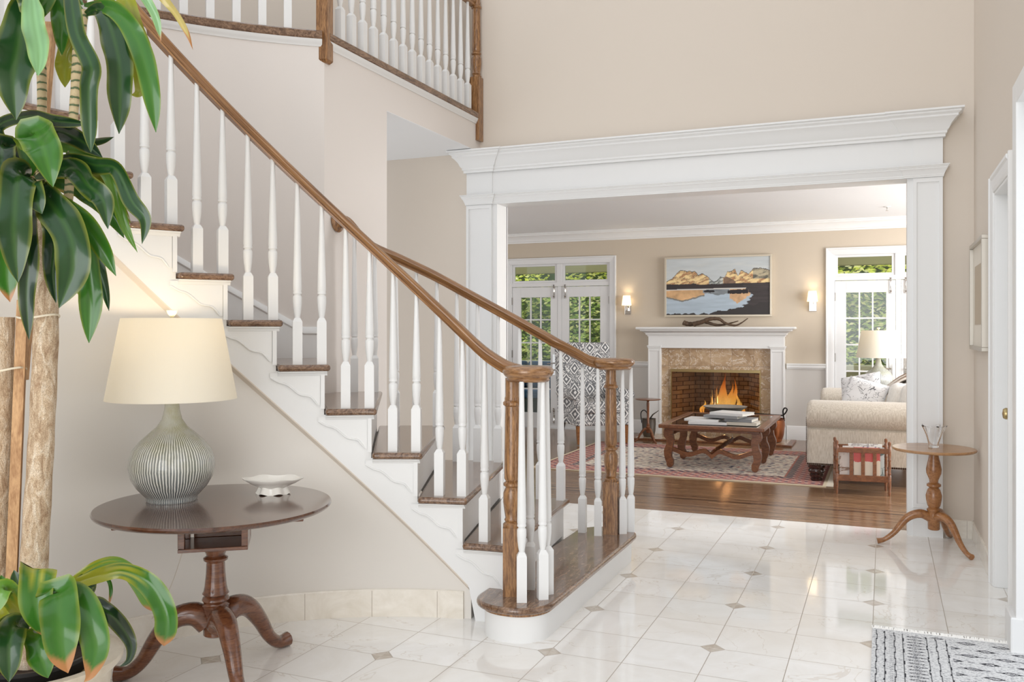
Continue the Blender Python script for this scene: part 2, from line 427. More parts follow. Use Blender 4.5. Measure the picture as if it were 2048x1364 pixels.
# baseboards in marble on the right side and by the opening
def marble_skirt(name, path, h, t=0.012, joint=0.30, label=''):
    mb = MB(); g = MB(); path = [Vector(p) for p in path]
    mb.sweep(path, [(0, 0), (t, 0), (t, h - 0.006), (t - 0.006, h), (0, h)])
    o = struct(mb.build(name, MBASE), label)
    acc = 0.12
    for i in range(len(path) - 1):
        a, b = path[i], path[i + 1]; L = (b - a).length; tt = (b - a).normalized(); s = tt.cross(Vector((0, 0, 1)))
        while acc < L:
            p = a + tt * acc
            q = [p - tt * 0.0012 + s * (t + 0.0006), p + tt * 0.0012 + s * (t + 0.0006)]
            g.add([q[0] + Vector((0, 0, 0.001)), q[1] + Vector((0, 0, 0.001)), q[1] + Vector((0, 0, h - 0.004)), q[0] + Vector((0, 0, h - 0.004))], [(0, 1, 2, 3)])
            acc += joint
        acc -= L
    if g.v: g.build('grout_joint', GROUT, o, recalc=False)
    return o
marble_skirt('baseboard_right', [(WX, DY1 + 0.085, 0), (WX, HY, 0)][::-1], 0.115, label='marble baseboard on the right wall')
marble_skirt('baseboard_back', [(WX, HY, 0), (0.365, HY, 0)][::-1], 0.115, label='marble baseboard beside the opening')
m = MB(); m.box(WX - 0.050, WX - 0.0005, 4.09, 4.275, 0, 0.15); struct(m.build('baseboard_corner', WHITE, bevel=0.006), 'white plinth block at the right edge')

# wide opening: pilasters, lintel, crown (trim_2)
m = MB(); FY = HY - 0.05
def crown_prof(h, d):  # (outward, up)
    return [(0, 0), (0.12 * d, 0), (0.12 * d, 0.10 * h), (0.2 * d, 0.14 * h), (0.2 * d, 0.22 * h), (0.30 * d, 0.30 * h), (0.40 * d, 0.46 * h), (0.58 * d, 0.62 * h), (0.72 * d, 0.70 * h),
            (0.72 * d, 0.77 * h), (0.86 * d, 0.84 * h), (0.86 * d, 0.90 * h), (d, 0.93 * h), (d, h), (0, h)]
PL0, PL1, PR0, PR1 = -3.02, -2.80, 0.137 + 0.035, 0.345
for a, b in ((PL0, PL1), (PR0, PR1)):
    m.box(a, b, FY, HY + 0.001, 0.0, 2.60)
    m.box(a - 0.001, b + 0.001, FY - 0.012, HY, 0, 0.18)                 # plinth
    w = b - a
    # raised border framing a recessed panel
    for x0, x1, z0, z1 in ((a + 0.001, a + 0.022, 0.181, 2.299), (b - 0.022, b - 0.001, 0.181, 2.299), (a + 0.022, b - 0.022, 2.27, 2.299), (a + 0.022, b - 0.022, 0.181, 0.21)):
        m.box(x0, x1, FY - 0.010, FY + 0.001, z0, z1)
m.box(PL1 - 0.01, PR0 + 0.01, FY + 0.008, HY + 0.0012, 2.301, 2.599)                    # frieze
# jamb lining
m.box(OX0 - 0.045, OX0, FY + 0.004, HY + 0.15, 0, OZ + 0.029); m.box(OX1, OX1 + 0.045, FY + 0.004, HY + 0.15, 0, OZ + 0.029); m.box(OX0, OX1, FY + 0.005, HY + 0.149, OZ, OZ + 0.03)
m.box(OX1, OX1 + 0.05, HY + 0.14, HY + 0.165, 0, OZ); m.box(OX0 - 0.05, OX0, HY + 0.14, HY + 0.165, 0, OZ)
def crown_run(mb, xa, xb, y, z, h, d, brk):
    # path along the front with returns at both ends and small breaks over the pilasters
    e = 0.012
    path = [(xa, HY, z), (xa, y - e, z), (xa + brk, y - e, z), (xa + brk, y, z), (xb - brk, y, z), (xb - brk, y - e, z), (xb, y - e, z), (xb, HY, z)]
    n = len(path); P = crown_prof(h, d); rings = []
    for i, p in enumerate(path):
        p = Vector(p); t0 = (p - Vector(path[i - 1])).normalized() if i else None; t1 = (Vector(path[i + 1]) - p).normalized() if i < n - 1 else None
        s0 = t0.cross(Vector((0, 0, 1))) if t0 else None; s1 = t1.cross(Vector((0, 0, 1))) if t1 else None
        if s0 is None: s = s1
        elif s1 is None: s = s0
        else:
            s = (s0 + s1); s = s / max(s.dot(s0), 0.2)
        rings.append([p + s * a + Vector((0, 0, b)) for a, b in P])
    loft(mb, rings)
crown_run(m, PL0, PR1, FY - 0.002, 2.55, 0.165, 0.115, 0.225)
crown_run(m, PL0, PR1, FY - 0.002, 2.30, 0.075, 0.038, 0.225)
struct(m.build('trim_2', WHITE, smooth=35), 'white pilasters and deep crowned lintel framing the wide opening')

# under-stair curved wall
NEAR = {k: 123.7 + 8.13 * (k - 6) for k in range(2, 19)}; NEAR[2] = 91.4
FAR = dict(NEAR); FAR.update({2: 93.4, 3: 101.6, 4: 109.6, 5: 117.6, 6: 125.4, 7: 133.2, 8: 141.0, 9: 148.8, 10: 156.6, 11: 164.6})
RISE = 0.202
def zt(k): return 0.155 + RISE * (k - 1)
def znose(a): return zt(3) + RISE * (a - NEAR[3]) / 8.13
def zedge(a): return znose(a) - 0.412
RI, RWL, RO, RW = 1.500, 1.522, 2.60, 2.495
def arc(r, a0, a1, z, step=1.5):
    n = max(2, int(abs(a1 - a0) / step) + 1); return [pol(r, a0 + (a1 - a0) * i / (n - 1), z(a0 + (a1 - a0) * i / (n - 1)) if callable(z) else z) for i in range(n)]
AE = 99.2            # where the lower wall ends against the stringer
m = MB()
outer = [[pol(RWL, a, 0), pol(RWL, a, max(zedge(a) + 0.03, 0.15)), pol(RWL + 0.10, a, max(zedge(a) + 0.03, 0.15)), pol(RWL + 0.10, a, 0)] for a in np.arange(AE, 214, 1.5)]
loft(m, outer)
struct(m.build('wall_under_stair', plain('pale_wall_paint', lin(226, 221, 214), 0.7, bump=(220, 0.05)), smooth=40), 'curved beige wall below the white stair stringer')
marble_skirt('baseboard_curved', [tuple(pol(RWL, a, 0)) for a in np.arange(213, AE - 0.1, -1.5)][::-1][::-1], 0.125, 0.014, 0.305, 'curved marble baseboard under the staircase')

# outer stairwell wall: curved part, corner, straight part beside the hall
KX = -2.925
aK = math.degrees(math.acos((KX - SC.x) / RW)); K = pol(RW, aK)
UP = FLR
m = MB()
rings = [[pol(RW, a, 0), pol(RW, a, UP), pol(RW + 0.14, a, UP), pol(RW + 0.14, a, 0)] for a in np.arange(aK, 236, 2.0)]
loft(m, rings)
struct(m.build('wall_stairwell', WALLG, smooth=40), 'curved greige wall rising beside the staircase')
HCZ = 2.72            # hall ceiling
Y768 = 4.86
m = MB(); m.box(KX - 0.14, KX, K.y, Y768, 0, UP); m.box(KX - 0.14, KX, Y768, HY, HCZ + 0.004, UP)
struct(m.build('wall_hall', WALLG), 'straight greige wall with the hall opening cut under the balcony')
m = MB(); m.box(-5.2, KX - 0.14, K.y + 0.35, HY, HCZ, HCZ + 0.05); m.box(KX - 0.1401, KX - 0.0006, Y768 + 0.0005, HY, HCZ, HCZ + 0.0038); struct(m.build('ceiling_hall', CEIL), 'shaded ceiling of the hall beyond the stairs')
# upper floor slab (ring outside the stairwell)
m = MB()
m.box(-5.2, KX - 0.10, K.y, HY, UP - 0.05, UP)
poly = [pol(RW + 0.1, a) for a in np.arange(aK, 236, 4.0)]
poly2 = [pol(4.2, a) for a in np.arange(aK, 236, 4.0)]
for i in range(len(poly) - 1):
    q = [poly[i], poly[i + 1], poly2[i + 1], poly2[i]]
    m.hull([p + Vector((0, 0, UP - 0.05)) for p in q], [p + Vector((0, 0, UP)) for p in q])
struct(m.build('floor_upper', TREADW), 'upper landing floor behind the balcony rail')
m = MB()
rings = [[pol(4.1, a, UP), pol(4.1, a, HTOP), pol(4.2, a, HTOP), pol(4.2, a, UP)] for a in np.arange(112, 240, 4.0)]
loft(m, rings)
struct(m.build('wall_upper', WALLP, smooth=40), 'beige upper landing wall behind the balcony')
m = MB(); m.box(-3.98, -3.50, HY + 0.05, HY + 0.09, UP, UP + 2.05); struct(m.build('door_2', plain('grey_upstairs_door', lin(112, 110, 108), 0.5)), 'dark grey doorway on the upper landing')
# skirting on stairwell wall
m = MB()
rings = [[pol(RW + 0.01, a, znose(a) - 0.45), pol(RW - 0.018, a, znose(a) - 0.45), pol(RW - 0.018, a, znose(a) + 0.035), pol(RW - 0.026, a, znose(a) + 0.045), pol(RW - 0.024, a, znose(a) + 0.058), pol(RW - 0.012, a, znose(a) + 0.078), pol(RW + 0.01, a, znose(a) + 0.085)] for a in np.arange(127.5, 215, 1.5)]
z0 = zt(6) + 0.08
q = rings[0]; dz = 0
rings.insert(0, [Vector((pol(RW + (0.01, -0.018, -0.018, -0.026, -0.024, -0.012, 0.01)[i], aK + 0.2).x, pol(RW + (0.01, -0.018, -0.018, -0.026, -0.024, -0.012, 0.01)[i], aK + 0.2).y, q[i].z)) for i in range(7)])
loft(m, rings)
struct(m.build('trim_3', WHITE, smooth=35), 'white sloping skirting along the stairwell wall')
# balcony nosing mouldings: wooden shoe + white trim beneath
shoe_prof = [(-0.012, 0.0), (0.012, 0.0)]
def shoe_path():
    return [pol(RW + 0.03, a, 0) for a in np.arange(232, aK + 1, -3.0)] + [pol(RW + 0.03, aK + 0.3, 0)], [Vector((KX - 0.03, K.y + 0.02, 0)), Vector((KX - 0.03, HY - 0.02, 0))]
c_path, s_path = shoe_path()
SH = [(0.05, -0.014), (0.056, -0.006), (0.057, 0.028), (0.048, 0.036), (-0.05, 0.036), (-0.055, -0.014)]
TRM = [(0.0, -0.052), (0.006, -0.052), (0.010, -0.040), (0.016, -0.034), (0.020, -0.022), (0.024, -0.014), (0.0, -0.014)]
def lift(path, z): return [Vector((p.x, p.y, z)) for p in path]
m = MB(); mt = MB()
for P in (c_path, s_path):
    side = 1
    t = (P[1] - P[0]).normalized(); s = t.cross(Vector((0, 0, 1)))
    inward = (SC - P[0]); side = 1 if s.dot(inward if P is c_path else Vector((1, 0, 0))) > 0 else -1
    off = 0.03
    m.sweep(lift(P, UP), [(side * a, b) for a, b in SH])
    mt.sweep(lift(P, UP), [(side * (a + 0.03), b) for a, b in TRM])
struct(m.build('trim_4', TREADW, smooth=35), 'oak nosing strip along the balcony edge')
struct(mt.build('trim_5', WHITE, smooth=35), 'white moulding under the balcony nosing')

# ------------------------------------------------------------------ staircase
stair = thing('staircase', 'curved white staircase with oak treads sweeping up to the left', 'staircase', (-1.5, 4.0, 0))
def outR(a, R=2.64):
    c_ = math.cos(math.radians(a)); lim = (KX + 0.004 - SC.x) / c_ if c_ < 0 else 9
    if a > aK - 0.3: return min(R, RW - 0.002)
    return min(R, lim)
for k in range(2, 16):
    n0, n1, f0, f1 = NEAR[k], NEAR[k + 1] + 0.9, FAR[k], FAR[k + 1] + 0.5
    na = np.linspace(n0, n1, 7); fa = np.linspace(f1, f0, 7)
    near = [pol(1.462, a) for a in na]; far = [pol(outR(a), a) for a in fa]
    mb = MB(); poly = near + far
    mb.hull([p + Vector((0, 0, zt(k) - 0.030)) for p in poly], [p + Vector((0, 0, zt(k))) for p in poly])
    mb.build('tread', TREADW, stair, bevel=0.013, segs=3, smooth=45)
    # riser
    mb = MB(); a0, a1 = n0 + 1.15, f0 + 0.65
    p0, p1 = pol(RI + 0.002, a0), pol(min(outR(a1), 2.60) - 0.002, a1); q0, q1 = pol(RI + 0.002, a0 + 0.7), pol(min(outR(a1), 2.60) - 0.002, a1 + 0.4)
    z0, z1 = zt(k - 1), zt(k) - 0.029
    mb.hull([v + Vector((0, 0, z0)) for v in (p0, p1, q1, q0)], [v + Vector((0, 0, z1)) for v in (p0, p1, q1, q0)])
    mb.build('riser', WHITE, stair)
# near stringer
m = MB()
segs_ = []
for k in range(2, 17):
    a0, a1 = NEAR[k] + 1.15, NEAR[k + 1] + 1.15
    ring = []
    for a in np.linspace(a0, a1, 8):
        zb = 0.0 if a < AE else max(zedge(a), 0.0)
        ring.append([pol(RI, a, zb), pol(RI, a, zt(k) - 0.028), pol(RI + 0.03, a, zt(k) - 0.028), pol(RI + 0.03, a, zb)])
    loft(m, ring)
m.build('stringer', WHITE, stair, smooth=30)
m = MB()
rings = [[pol(RWL + 0.001, a, zedge(a) - 0.022), pol(RI - 0.0008, a, zedge(a) - 0.001), pol(RI - 0.0008, a, zedge(a) + 0.006), pol(RWL + 0.001, a, zedge(a) + 0.006)] for a in np.arange(AE + 0.3, 214, 1.5)]
loft(m, rings); m.build('stringer_moulding', WALLP, stair, smooth=30)
# outer stringer of the open lower flight
m = MB()
for k in range(2, 6):
    a0, a1 = FAR[k] + 0.65, (FAR[k + 1] + 0.65 if k < 5 else aK - 0.6)
    ring = []
    for a in np.linspace(a0, a1, 6):
        R = min(outR(a), 2.60); zb = max(znose(a) - 0.5, 0.0) if k > 3 else 0.0
        ring.append([pol(R - 0.03, a, zb), pol(R - 0.03, a, zt(k) - 0.03), pol(R, a, zt(k) - 0.03), pol(R, a, zb)])
    loft(m, ring)
m.build('stringer', WHITE, stair, smooth=30)
# cove under tread ends + scroll brackets
scroll = [(0.0, 0.0), (0.0, -0.150), (0.011, -0.150), (0.023, -0.133), (0.041, -0.112), (0.055, -0.106), (0.073, -0.104), (0.088, -0.101), (0.10, -0.094), (0.114, -0.082), (0.128, -0.069), (0.142, -0.058), (0.156, -0.050), (0.17, -0.046), (0.183, -0.043), (0.2, -0.034), (0.212, -0.026), (0.222, -0.022), (0.222, 0.0)]
for k in range(2, 16):
    mb = MB(); a0 = NEAR[k] + 0.9; zz = zt(k) - 0.030; L = math.degrees(1 / RI)
    P = [(0.0, 0.0), (-0.030, 0.0), (-0.028, -0.005), (-0.016, -0.010), (-0.010, -0.020), (0.0, -0.022)]
    a_end = NEAR[k + 1] + 0.9
    loft(mb, [[pol(RI + p, a, zz + q) for p, q in P] for a in np.linspace(a0 - 0.3, a_end, 6)])
    # vertical corner board at the riser
    loft(mb, [[pol(RI, a, zz), pol(RI - 0.012, a, zz), pol(RI - 0.012, a, zz - 0.172), pol(RI, a, zz - 0.172)] for a in (a0 + 0.15, a0 + 0.85)])
    # scroll-cut panel
    def tri(mb, pts, r0, r1):
        n = len(pts); f = [pol(r1, a0 + 0.9 + L * x, zz - 0.006 + z * 1.0) for x, z in pts]; b = [pol(r0, a0 + 0.9 + L * x, zz - 0.006 + z) for x, z in pts]
        # strips: columns between scroll edge and top
        for i in range(1, n - 2):
            x0_, z0_ = pts[i]; x1_, z1_ = pts[i + 1]
            if abs(x1_ - x0_) < 1e-6: continue
            A = lambda r, x, z: pol(r, a0 + 0.9 + L * x, zz - 0.006 + z)
            mb.add([A(r1, x0_, z0_), A(r1, x1_, z1_), A(r1, x1_, 0), A(r1, x0_, 0), A(r0, x0_, z0_), A(r0, x1_, z1_)], [(0, 1, 2, 3), (0, 4, 5, 1)])
    tri(mb, scroll, RI + 0.001, RI - 0.006)
    mb.build('bracket', WHITE, stair, recalc=False)
    mb = MB(); mb.tube([pol(RI - 0.006, a0 + 0.9 + L * x, zz - 0.006 + z) for x, z in scroll[2:-1]], [0.002] + [0.0045] * (len(scroll) - 5) + [0.002], 8)
    mb.build('scroll_moulding', WHITE, stair, smooth=60)
# bottom bullnose step
def stadium(xl, xr, ya, yb, r, n=12):
    pts = []
    for i in range(n + 1): a = PI + PI / 2 * i / n; pts.append((xl + r + r * math.cos(a), ya + r + r * math.sin(a)))
    for i in range(n + 1): a = -PI / 2 + PI / 2 * i / n; pts.append((xr - r + r * math.cos(a), ya + r + r * math.sin(a)))
    for i in range(n + 1): a = PI / 2 * i / n; pts.append((xr - r + r * math.cos(a), yb - r + r * math.sin(a)))
    for i in range(n + 1): a = PI / 2 + PI / 2 * i / n; pts.append((xl + r + r * math.cos(a), yb - r + r * math.sin(a)))
    return pts
m = MB(); m.prism(stadium(-1.655, -1.302, 3.385, 5.04, 0.16), 0.125, 0.155); m.build('tread', TREADW, stair, bevel=0.013, segs=3, smooth=45)
m = MB(); m.prism(stadium(-1.62, -1.330, 3.415, 5.01, 0.135), 0.0, 0.126); m.build('riser', WHITE, stair, smooth=40)
m = MB()
pts = [Vector((x, y, 0.118)) for x, y in stadium(-1.622, -1.327, 3.412, 5.013, 0.137)]
m.sweep(pts, [(-0.002, -0.008), (0.007, -0.004), (0.007, 0.006), (-0.002, 0.008)], closed=True); m.build('bead_moulding', OAK, stair)

# ------------------------------------------------------------------ balusters and railings
def baluster_mesh(length, name='baluster'):
    """square block, vase and tapered shaft; origin at the base"""
    mb = MB(); s = 0.0215; b = 0.195
    mb.box(-s, s, -s, s, 0, b)
    mb.hull([Vector((x * s, y * s, b)) for x, y in ((-1, -1), (1, -1), (1, 1), (-1, 1))], [Vector((x * 0.012, y * 0.012, b + 0.018)) for x, y in ((-1, -1), (1, -1), (1, 1), (-1, 1))])
    P = [(0.0115, b + 0.008), (0.0125, b + 0.022), (0.015, b + 0.035), (0.0185, b + 0.062), (0.0205, b + 0.090), (0.0205, b + 0.112), (0.0185, b + 0.118), (0.0150, b + 0.121), (0.0150, b + 0.125),
         (0.0195, b + 0.128), (0.0198, b + 0.134), (0.0180, b + 0.138), (0.0200, b + 0.145), (0.0195, b + 0.17), (0.0105, length - 0.05), (0.0098, length)]
    mb.lathe(P, 16); me_o = mb.build(name, WHITE, None, smooth=40)
    me = me_o.data; bpy.data.objects.remove(me_o); return me
_cache = {}
def put_baluster(parent, x, y, z0, z1, rz):
    L = round((z1 - z0) / 0.01) * 0.01; L = z1 - z0
    key = round(L, 3)
    if key not in _cache: _cache[key] = baluster_mesh(L)
    o = bpy.data.objects.new('baluster', _cache[key]); COL.objects.link(o); o.parent = parent; o.matrix_parent_inverse = parent.matrix_basis.inverted()
    o.location = (x, y, z0); o.rotation_euler = (0, 0, rz); return o
RAILP = [(0.0, -0.0), (0.022, 0.0), (0.024, 0.010), (0.018, 0.016), (0.020, 0.024), (0.031, 0.032), (0.033, 0.044), (0.028, 0.055), (0.016, 0.062), (0.0, 0.064)]
RAILP = RAILP + [(-a, b) for a, b in RAILP[-2:0:-1]]
def zrail(a): return znose(a) + 0.683
RB = 1.535
# near railing
VN = Vector((-1.440, 3.585, 0)); VF = Vector((-1.430, 4.870, 0)); ZV = 1.100
rail_n = thing('stair_railing', 'front curved oak handrail on white balusters, ending over the near oak newel', 'railing', tuple(pol(RB, 95, 0.16)))
def near_path():
    P = [pol(RB, a, zrail(a)) for a in np.arange(205, 97.0, -1.5)]
    tail = [pol(RB, 96.2, zrail(97.0) - 0.012), pol(RB, 93.0, ZV + 0.022), pol(1.525, 90.8, ZV + 0.004)]
    return P + catmull([P[-1]] + tail + [VN + Vector((-0.07, 0.03, ZV))], 4)[1:]
m = MB(); m.sweep(near_path(), RAILP, grain=True); m.build('handrail', RAILW, rail_n, smooth=50, colors=True)
m = MB(); m.lathe([(0.0, ZV - 0.004), (0.088, ZV - 0.004), (0.096, ZV + 0.004), (0.092, ZV + 0.012), (0.104, ZV + 0.022), (0.113, ZV + 0.036), (0.111, ZV + 0.05), (0.098, ZV + 0.062), (0.06, ZV + 0.066), (0, ZV + 0.067)], 40, Matrix.Translation(VN)); m.build('volute', OAKH, rail_n, smooth=50)
def newel(parent, x, y, z0, z1, rz, s=0.041, mat=OAK, drop=None, name='newel_post'):
    mb = MB(); M = Matrix.Translation((x, y, 0)) @ Matrix.Rotation(rz, 4, 'Z'); b = z0 + 0.30
    zb = z0 if drop is None else drop
    mb.box(-s, s, -s, s, zb, b, M)
    H = z1 - b
    P = [(s * 0.98, b), (s * 1.0, b + 0.012), (s * 0.72, b + 0.022), (s * 0.86, b + 0.030), (s * 0.74, b + 0.04), (s * 0.86, b + 0.07), (s * 0.98, b + 0.11), (s * 0.96, b + 0.15), (s * 0.7, b + 0.175), (s * 0.95, b + 0.182), (s * 0.95, b + 0.192), (s * 0.68, b + 0.2), (s * 0.86, b + 0.212), (s * 0.86, b + 0.24),
         (s * 0.78, z1 - 0.17), (s * 0.74, z1 - 0.125), (s * 0.98, z1 - 0.118), (s * 1.0, z1 - 0.108), (s * 0.8, z1 - 0.098), (s * 0.82, z1 - 0.09), (s * 0.74, z1 - 0.08), (s * 0.74, z1)]
    mb.lathe(P, 24, M); return mb.build(name, mat, parent, smooth=40)
newel(rail_n, -1.512, 3.575, 0.155, ZV + 0.01, math.radians(23))
for k in range(2, 16):
    for off in (1.55, 5.62):
        a = NEAR[k] + off
        if k == 2: a = 91.3 + off
        z1 = zrail(a) + 0.012
        if k == 2 and off < 2: z1 = ZV + 0.05
        elif k == 2: z1 = zrail(97.0) + 0.0
        p = pol(RB, a); put_baluster(rail_n, p.x, p.y, zt(k), z1, math.radians(a))
for dx, dy, rz in ((0.005, -0.087, 0.42), (0.073, -0.014, 0.6), (0.066, 0.060, 0.9), (-0.03, 0.10, 0.3)):
    put_baluster(rail_n, VN.x + dx, VN.y + dy, 0.155, ZV, rz)
# far railing over the open lower flight
RBF = 2.60
rail_f = thing('stair_railing', 'rear oak handrail with white balusters running from a wall rosette to the far newel', 'railing', tuple(pol(RBF, 100, 0.16)))
ros = Vector((KX, 4.305, 1.955))
def far_path():
    pts = [ros + Vector((0.004, 0.0, -0.03)), ros + Vector((0.07, 0.03, -0.045))]
    for a, z in ((119, 1.782), (115, 1.697), (110.5, 1.600), (105.5, 1.477), (101, 1.367), (97, 1.270), (94.5, 1.208)): pts.append(pol(2.585, a, z))
    pts += [pol(2.63, 92.6, 1.158), pol(2.67, 91.3, 1.118), VF + Vector((-0.075, -0.03, ZV))]
    return catmull(pts, 6)
fp = far_path()
m = MB(); m.sweep(fp, RAILP, grain=True); m.build('handrail', RAILW, rail_f, smooth=50, colors=True)
m = MB(); m.lathe([(0.0, ZV - 0.004), (0.096, ZV - 0.004), (0.104, ZV + 0.004), (0.1, ZV + 0.012), (0.113, ZV + 0.022), (0.123, ZV + 0.036), (0.121, ZV + 0.05), (0.106, ZV + 0.060), (0.06, ZV + 0.063), (0, ZV + 0.064)], 40, Matrix.Translation(VF)); m.build('volute', OAKH, rail_f, smooth=50)
m = MB(); m.lathe([(0.0, 0.0), (0.062, 0.0), (0.066, 0.006), (0.058, 0.014), (0.048, 0.018), (0.042, 0.026), (0, 0.028)], 28, Matrix.Translation(ros + Vector((0.001, 0, 0.0))) @ Matrix.Rotation(PI / 2, 4, 'Y')); m.build('wall_rosette', OAK, rail_f, smooth=50)
newel(rail_f, -1.446, 4.875, 0.155, ZV + 0.01, math.radians(10))
def zfar(x, y):
    b = min(fp, key=lambda q: (q.x - x) ** 2 + (q.y - y) ** 2); return b.z
for k, offs in ((2, (0.9, 3.6, 6.3)), (3, (0.9, 3.6, 6.3)), (4, (0.9, 3.55, 6.2)), (5, (0.9, 3.5))):
    for off in offs:
        p = pol(2.585, FAR[k] + off); put_baluster(rail_f, p.x, p.y, zt(k), zfar(p.x, p.y) + 0.006, math.radians(FAR[k] + off))
for x, y, rz in ((-1.605, 4.838, 0.1), (-1.500, 4.80, 0.3), (-1.385, 4.90, 0.5), (-1.352, 4.965, 0.2)):
    put_baluster(rail_f, x, y, 0.155, ZV + 0.004, rz)
# balcony railing, straight part
ZS = UP + 0.036; ZR = ZS + 0.84
bal = thing('balcony_railing', 'straight upper balcony railing with white balusters and an oak end post', 'railing', (KX - 0.03, 5.2, ZS))
for i in range(14):
    y = 4.50 + 0.1235 * i; put_baluster(bal, KX - 0.03, y, ZS, ZR, 0)
for y in (4.38,): put_baluster(bal, KX - 0.03, y, ZS, ZR, 0)
m = MB(); m.sweep([Vector((KX - 0.03, K.y + 0.06, ZR - 0.005)), Vector((KX - 0.03, HY, ZR - 0.005))], RAILP, grain=True); m.build('handrail', RAILW, bal, smooth=50, colors=True)
newel(bal, KX - 0.012, HY - 0.045, ZS - 0.02, ZR + 0.1, 0, s=0.040, drop=2.80)
# curved balcony railing with the corner newel
balc = thing('balcony_railing', 'curved upper balcony railing with square oak corner newel', 'railing', tuple(pol(RW + 0.03, 135, ZS)))
for i in range(22):
    a = aK + 4.6 + i * 3.15; p = pol(RW + 0.03, a); put_baluster(balc, p.x, p.y, ZS, ZR, math.radians(a))
m = MB(); m.sweep([pol(RW + 0.03, a, ZR - 0.005) for a in np.arange(200, aK, -3.0)] + [Vector((KX - 0.03, K.y, ZR - 0.005))], RAILP, grain=True); m.build('handrail', RAILW, balc, smooth=50, colors=True)
m = MB(); Mk = Matrix.Translation((KX - 0.012, K.y + 0.02, 0)) @ Matrix.Rotation(math.radians(8), 4, 'Z'); m.box(-0.036, 0.036, -0.036, 0.036, 2.855, ZR + 0.15, Mk)
for sgn in (1,): m.hull([Mk @ Vector((x, y, 2.855)) for x, y in ((-0.036, -0.036), (0.036, -0.036), (0.036, 0.036), (-0.036, 0.036))], [Mk @ Vector((x, y, 2.838)) for x, y in ((-0.022, -0.022), (0.022, -0.022), (0.022, 0.022), (-0.022, 0.022))])
m.build('newel_post', OAK, balc, bevel=0.003)
# ------------------------------------------------------------------ living room shell
LY, LZ = 11.10, 2.63
LX0, LX1 = -6.4, 2.85
DRS = ((-4.80, -3.22), (-0.637, 0.943))      # outer casing extents of the two french doors
DTOP = 2.30
RAILZ = 0.855
def wall_strip(x0, x1, z0, z1, mat, nm): pass
up = MB(); lo = MB()
xs = [LX0, DRS[0][0] + 0.06, DRS[0][1] - 0.06, DRS[1][0] + 0.06, DRS[1][1] - 0.06, LX1]
FBX0, FBX1, FBZ = -2.48, -1.38, 0.835   # firebox opening
for a, b in ((xs[0], xs[1]), (xs[4], xs[5])):
    up.box(a, b, LY, LY + 0.15, RAILZ, LZ); lo.box(a, b, LY, LY + 0.15, 0, RAILZ)
up.box(xs[2], xs[3], LY, LY + 0.15, RAILZ, LZ)
lo.box(xs[2], FBX0, LY, LY + 0.15, 0, RAILZ); lo.box(FBX1, xs[3], LY, LY + 0.15, 0, RAILZ)
lo.box(FBX0, FBX1, LY, LY + 0.15, FBZ, RAILZ)
for a, b in ((xs[1], xs[2]), (xs[3], xs[4])): up.box(a, b, LY, LY + 0.15, DTOP - 0.06, LZ)
struct(up.build('wall_front', TAUPE), 'taupe living room wall above the chair rail')
struct(lo.build('wall_dado', GREYW), 'grey living room wall below the chair rail')
m = MB()
m.box(LX0 - 0.12, LX0, 6.41, 7.6, 0, LZ); m.box(LX0 - 0.12, LX0, 9.8, 11.25, 0, LZ); m.box(LX0 - 0.12, LX0, 7.6, 9.8, 0, 0.5); m.box(LX0 - 0.12, LX0, 7.6, 9.8, 2.2, LZ)
struct(m.build('wall_left', TAUPE), 'left living room wall')
m = MB()
m.box(LX1, LX1 + 0.12, 6.41, 7.2, 0, LZ); m.box(LX1, LX1 + 0.12, 10.4, 11.25, 0, LZ); m.box(LX1, LX1 + 0.12, 7.2, 10.4, 0, 0.4); m.box(LX1, LX1 + 0.12, 7.2, 10.4, 2.4, LZ)
m.box(0.8, LX1, 6.41, 6.53, 0, LZ)
struct(m.build('wall_side', TAUPE), 'right living room wall')
m = MB(); m.box(LX0, LX1, 6.41, 11.25, LZ, LZ + 0.1); struct(m.build('ceiling_living', CEIL), 'flat white living room ceiling')
m = MB()
CR = [(0, 0), (0.0, -0.125), (0.012, -0.125), (0.016, -0.110), (0.028, -0.104), (0.034, -0.088), (0.050, -0.060), (0.078, -0.036), (0.090, -0.032), (0.094, -0.018), (0.108, -0.014), (0.108, 0)]
m.sweep([(LX0, LY, LZ), (LX1, LY, LZ)], CR)
struct(m.build('trim_6', WHITE, smooth=35), 'white crown moulding along the living room ceiling')
m = MB()
RP = [(0, 0), (0.012, 0), (0.016, 0.012), (0.026, 0.02), (0.026, 0.045), (0.034, 0.052), (0.034, 0.066), (0, 0.068)]
for a, b in ((LX0, DRS[0][0]), (DRS[0][1], -2.78), (-1.085, DRS[1][0]), (DRS[1][1], LX1)): m.sweep([(a, LY, RAILZ), (b, LY, RAILZ)], RP)
struct(m.build('trim_7', WHITE, smooth=35), 'white chair rail beside the fireplace')
m = MB()
BP = [(0, 0), (0.018, 0), (0.018, 0.125), (0.012, 0.14), (0.012, 0.155), (0.004, 0.168), (0, 0.17)]
for a, b in ((LX0, DRS[0][0]), (DRS[0][1], -2.78), (-1.085, DRS[1][0]), (DRS[1][1], LX1)): m.sweep([(a, LY, 0), (b, LY, 0)], BP)
struct(m.build('baseboard_living', WHITE, smooth=35), 'tall white baseboard of the living room')

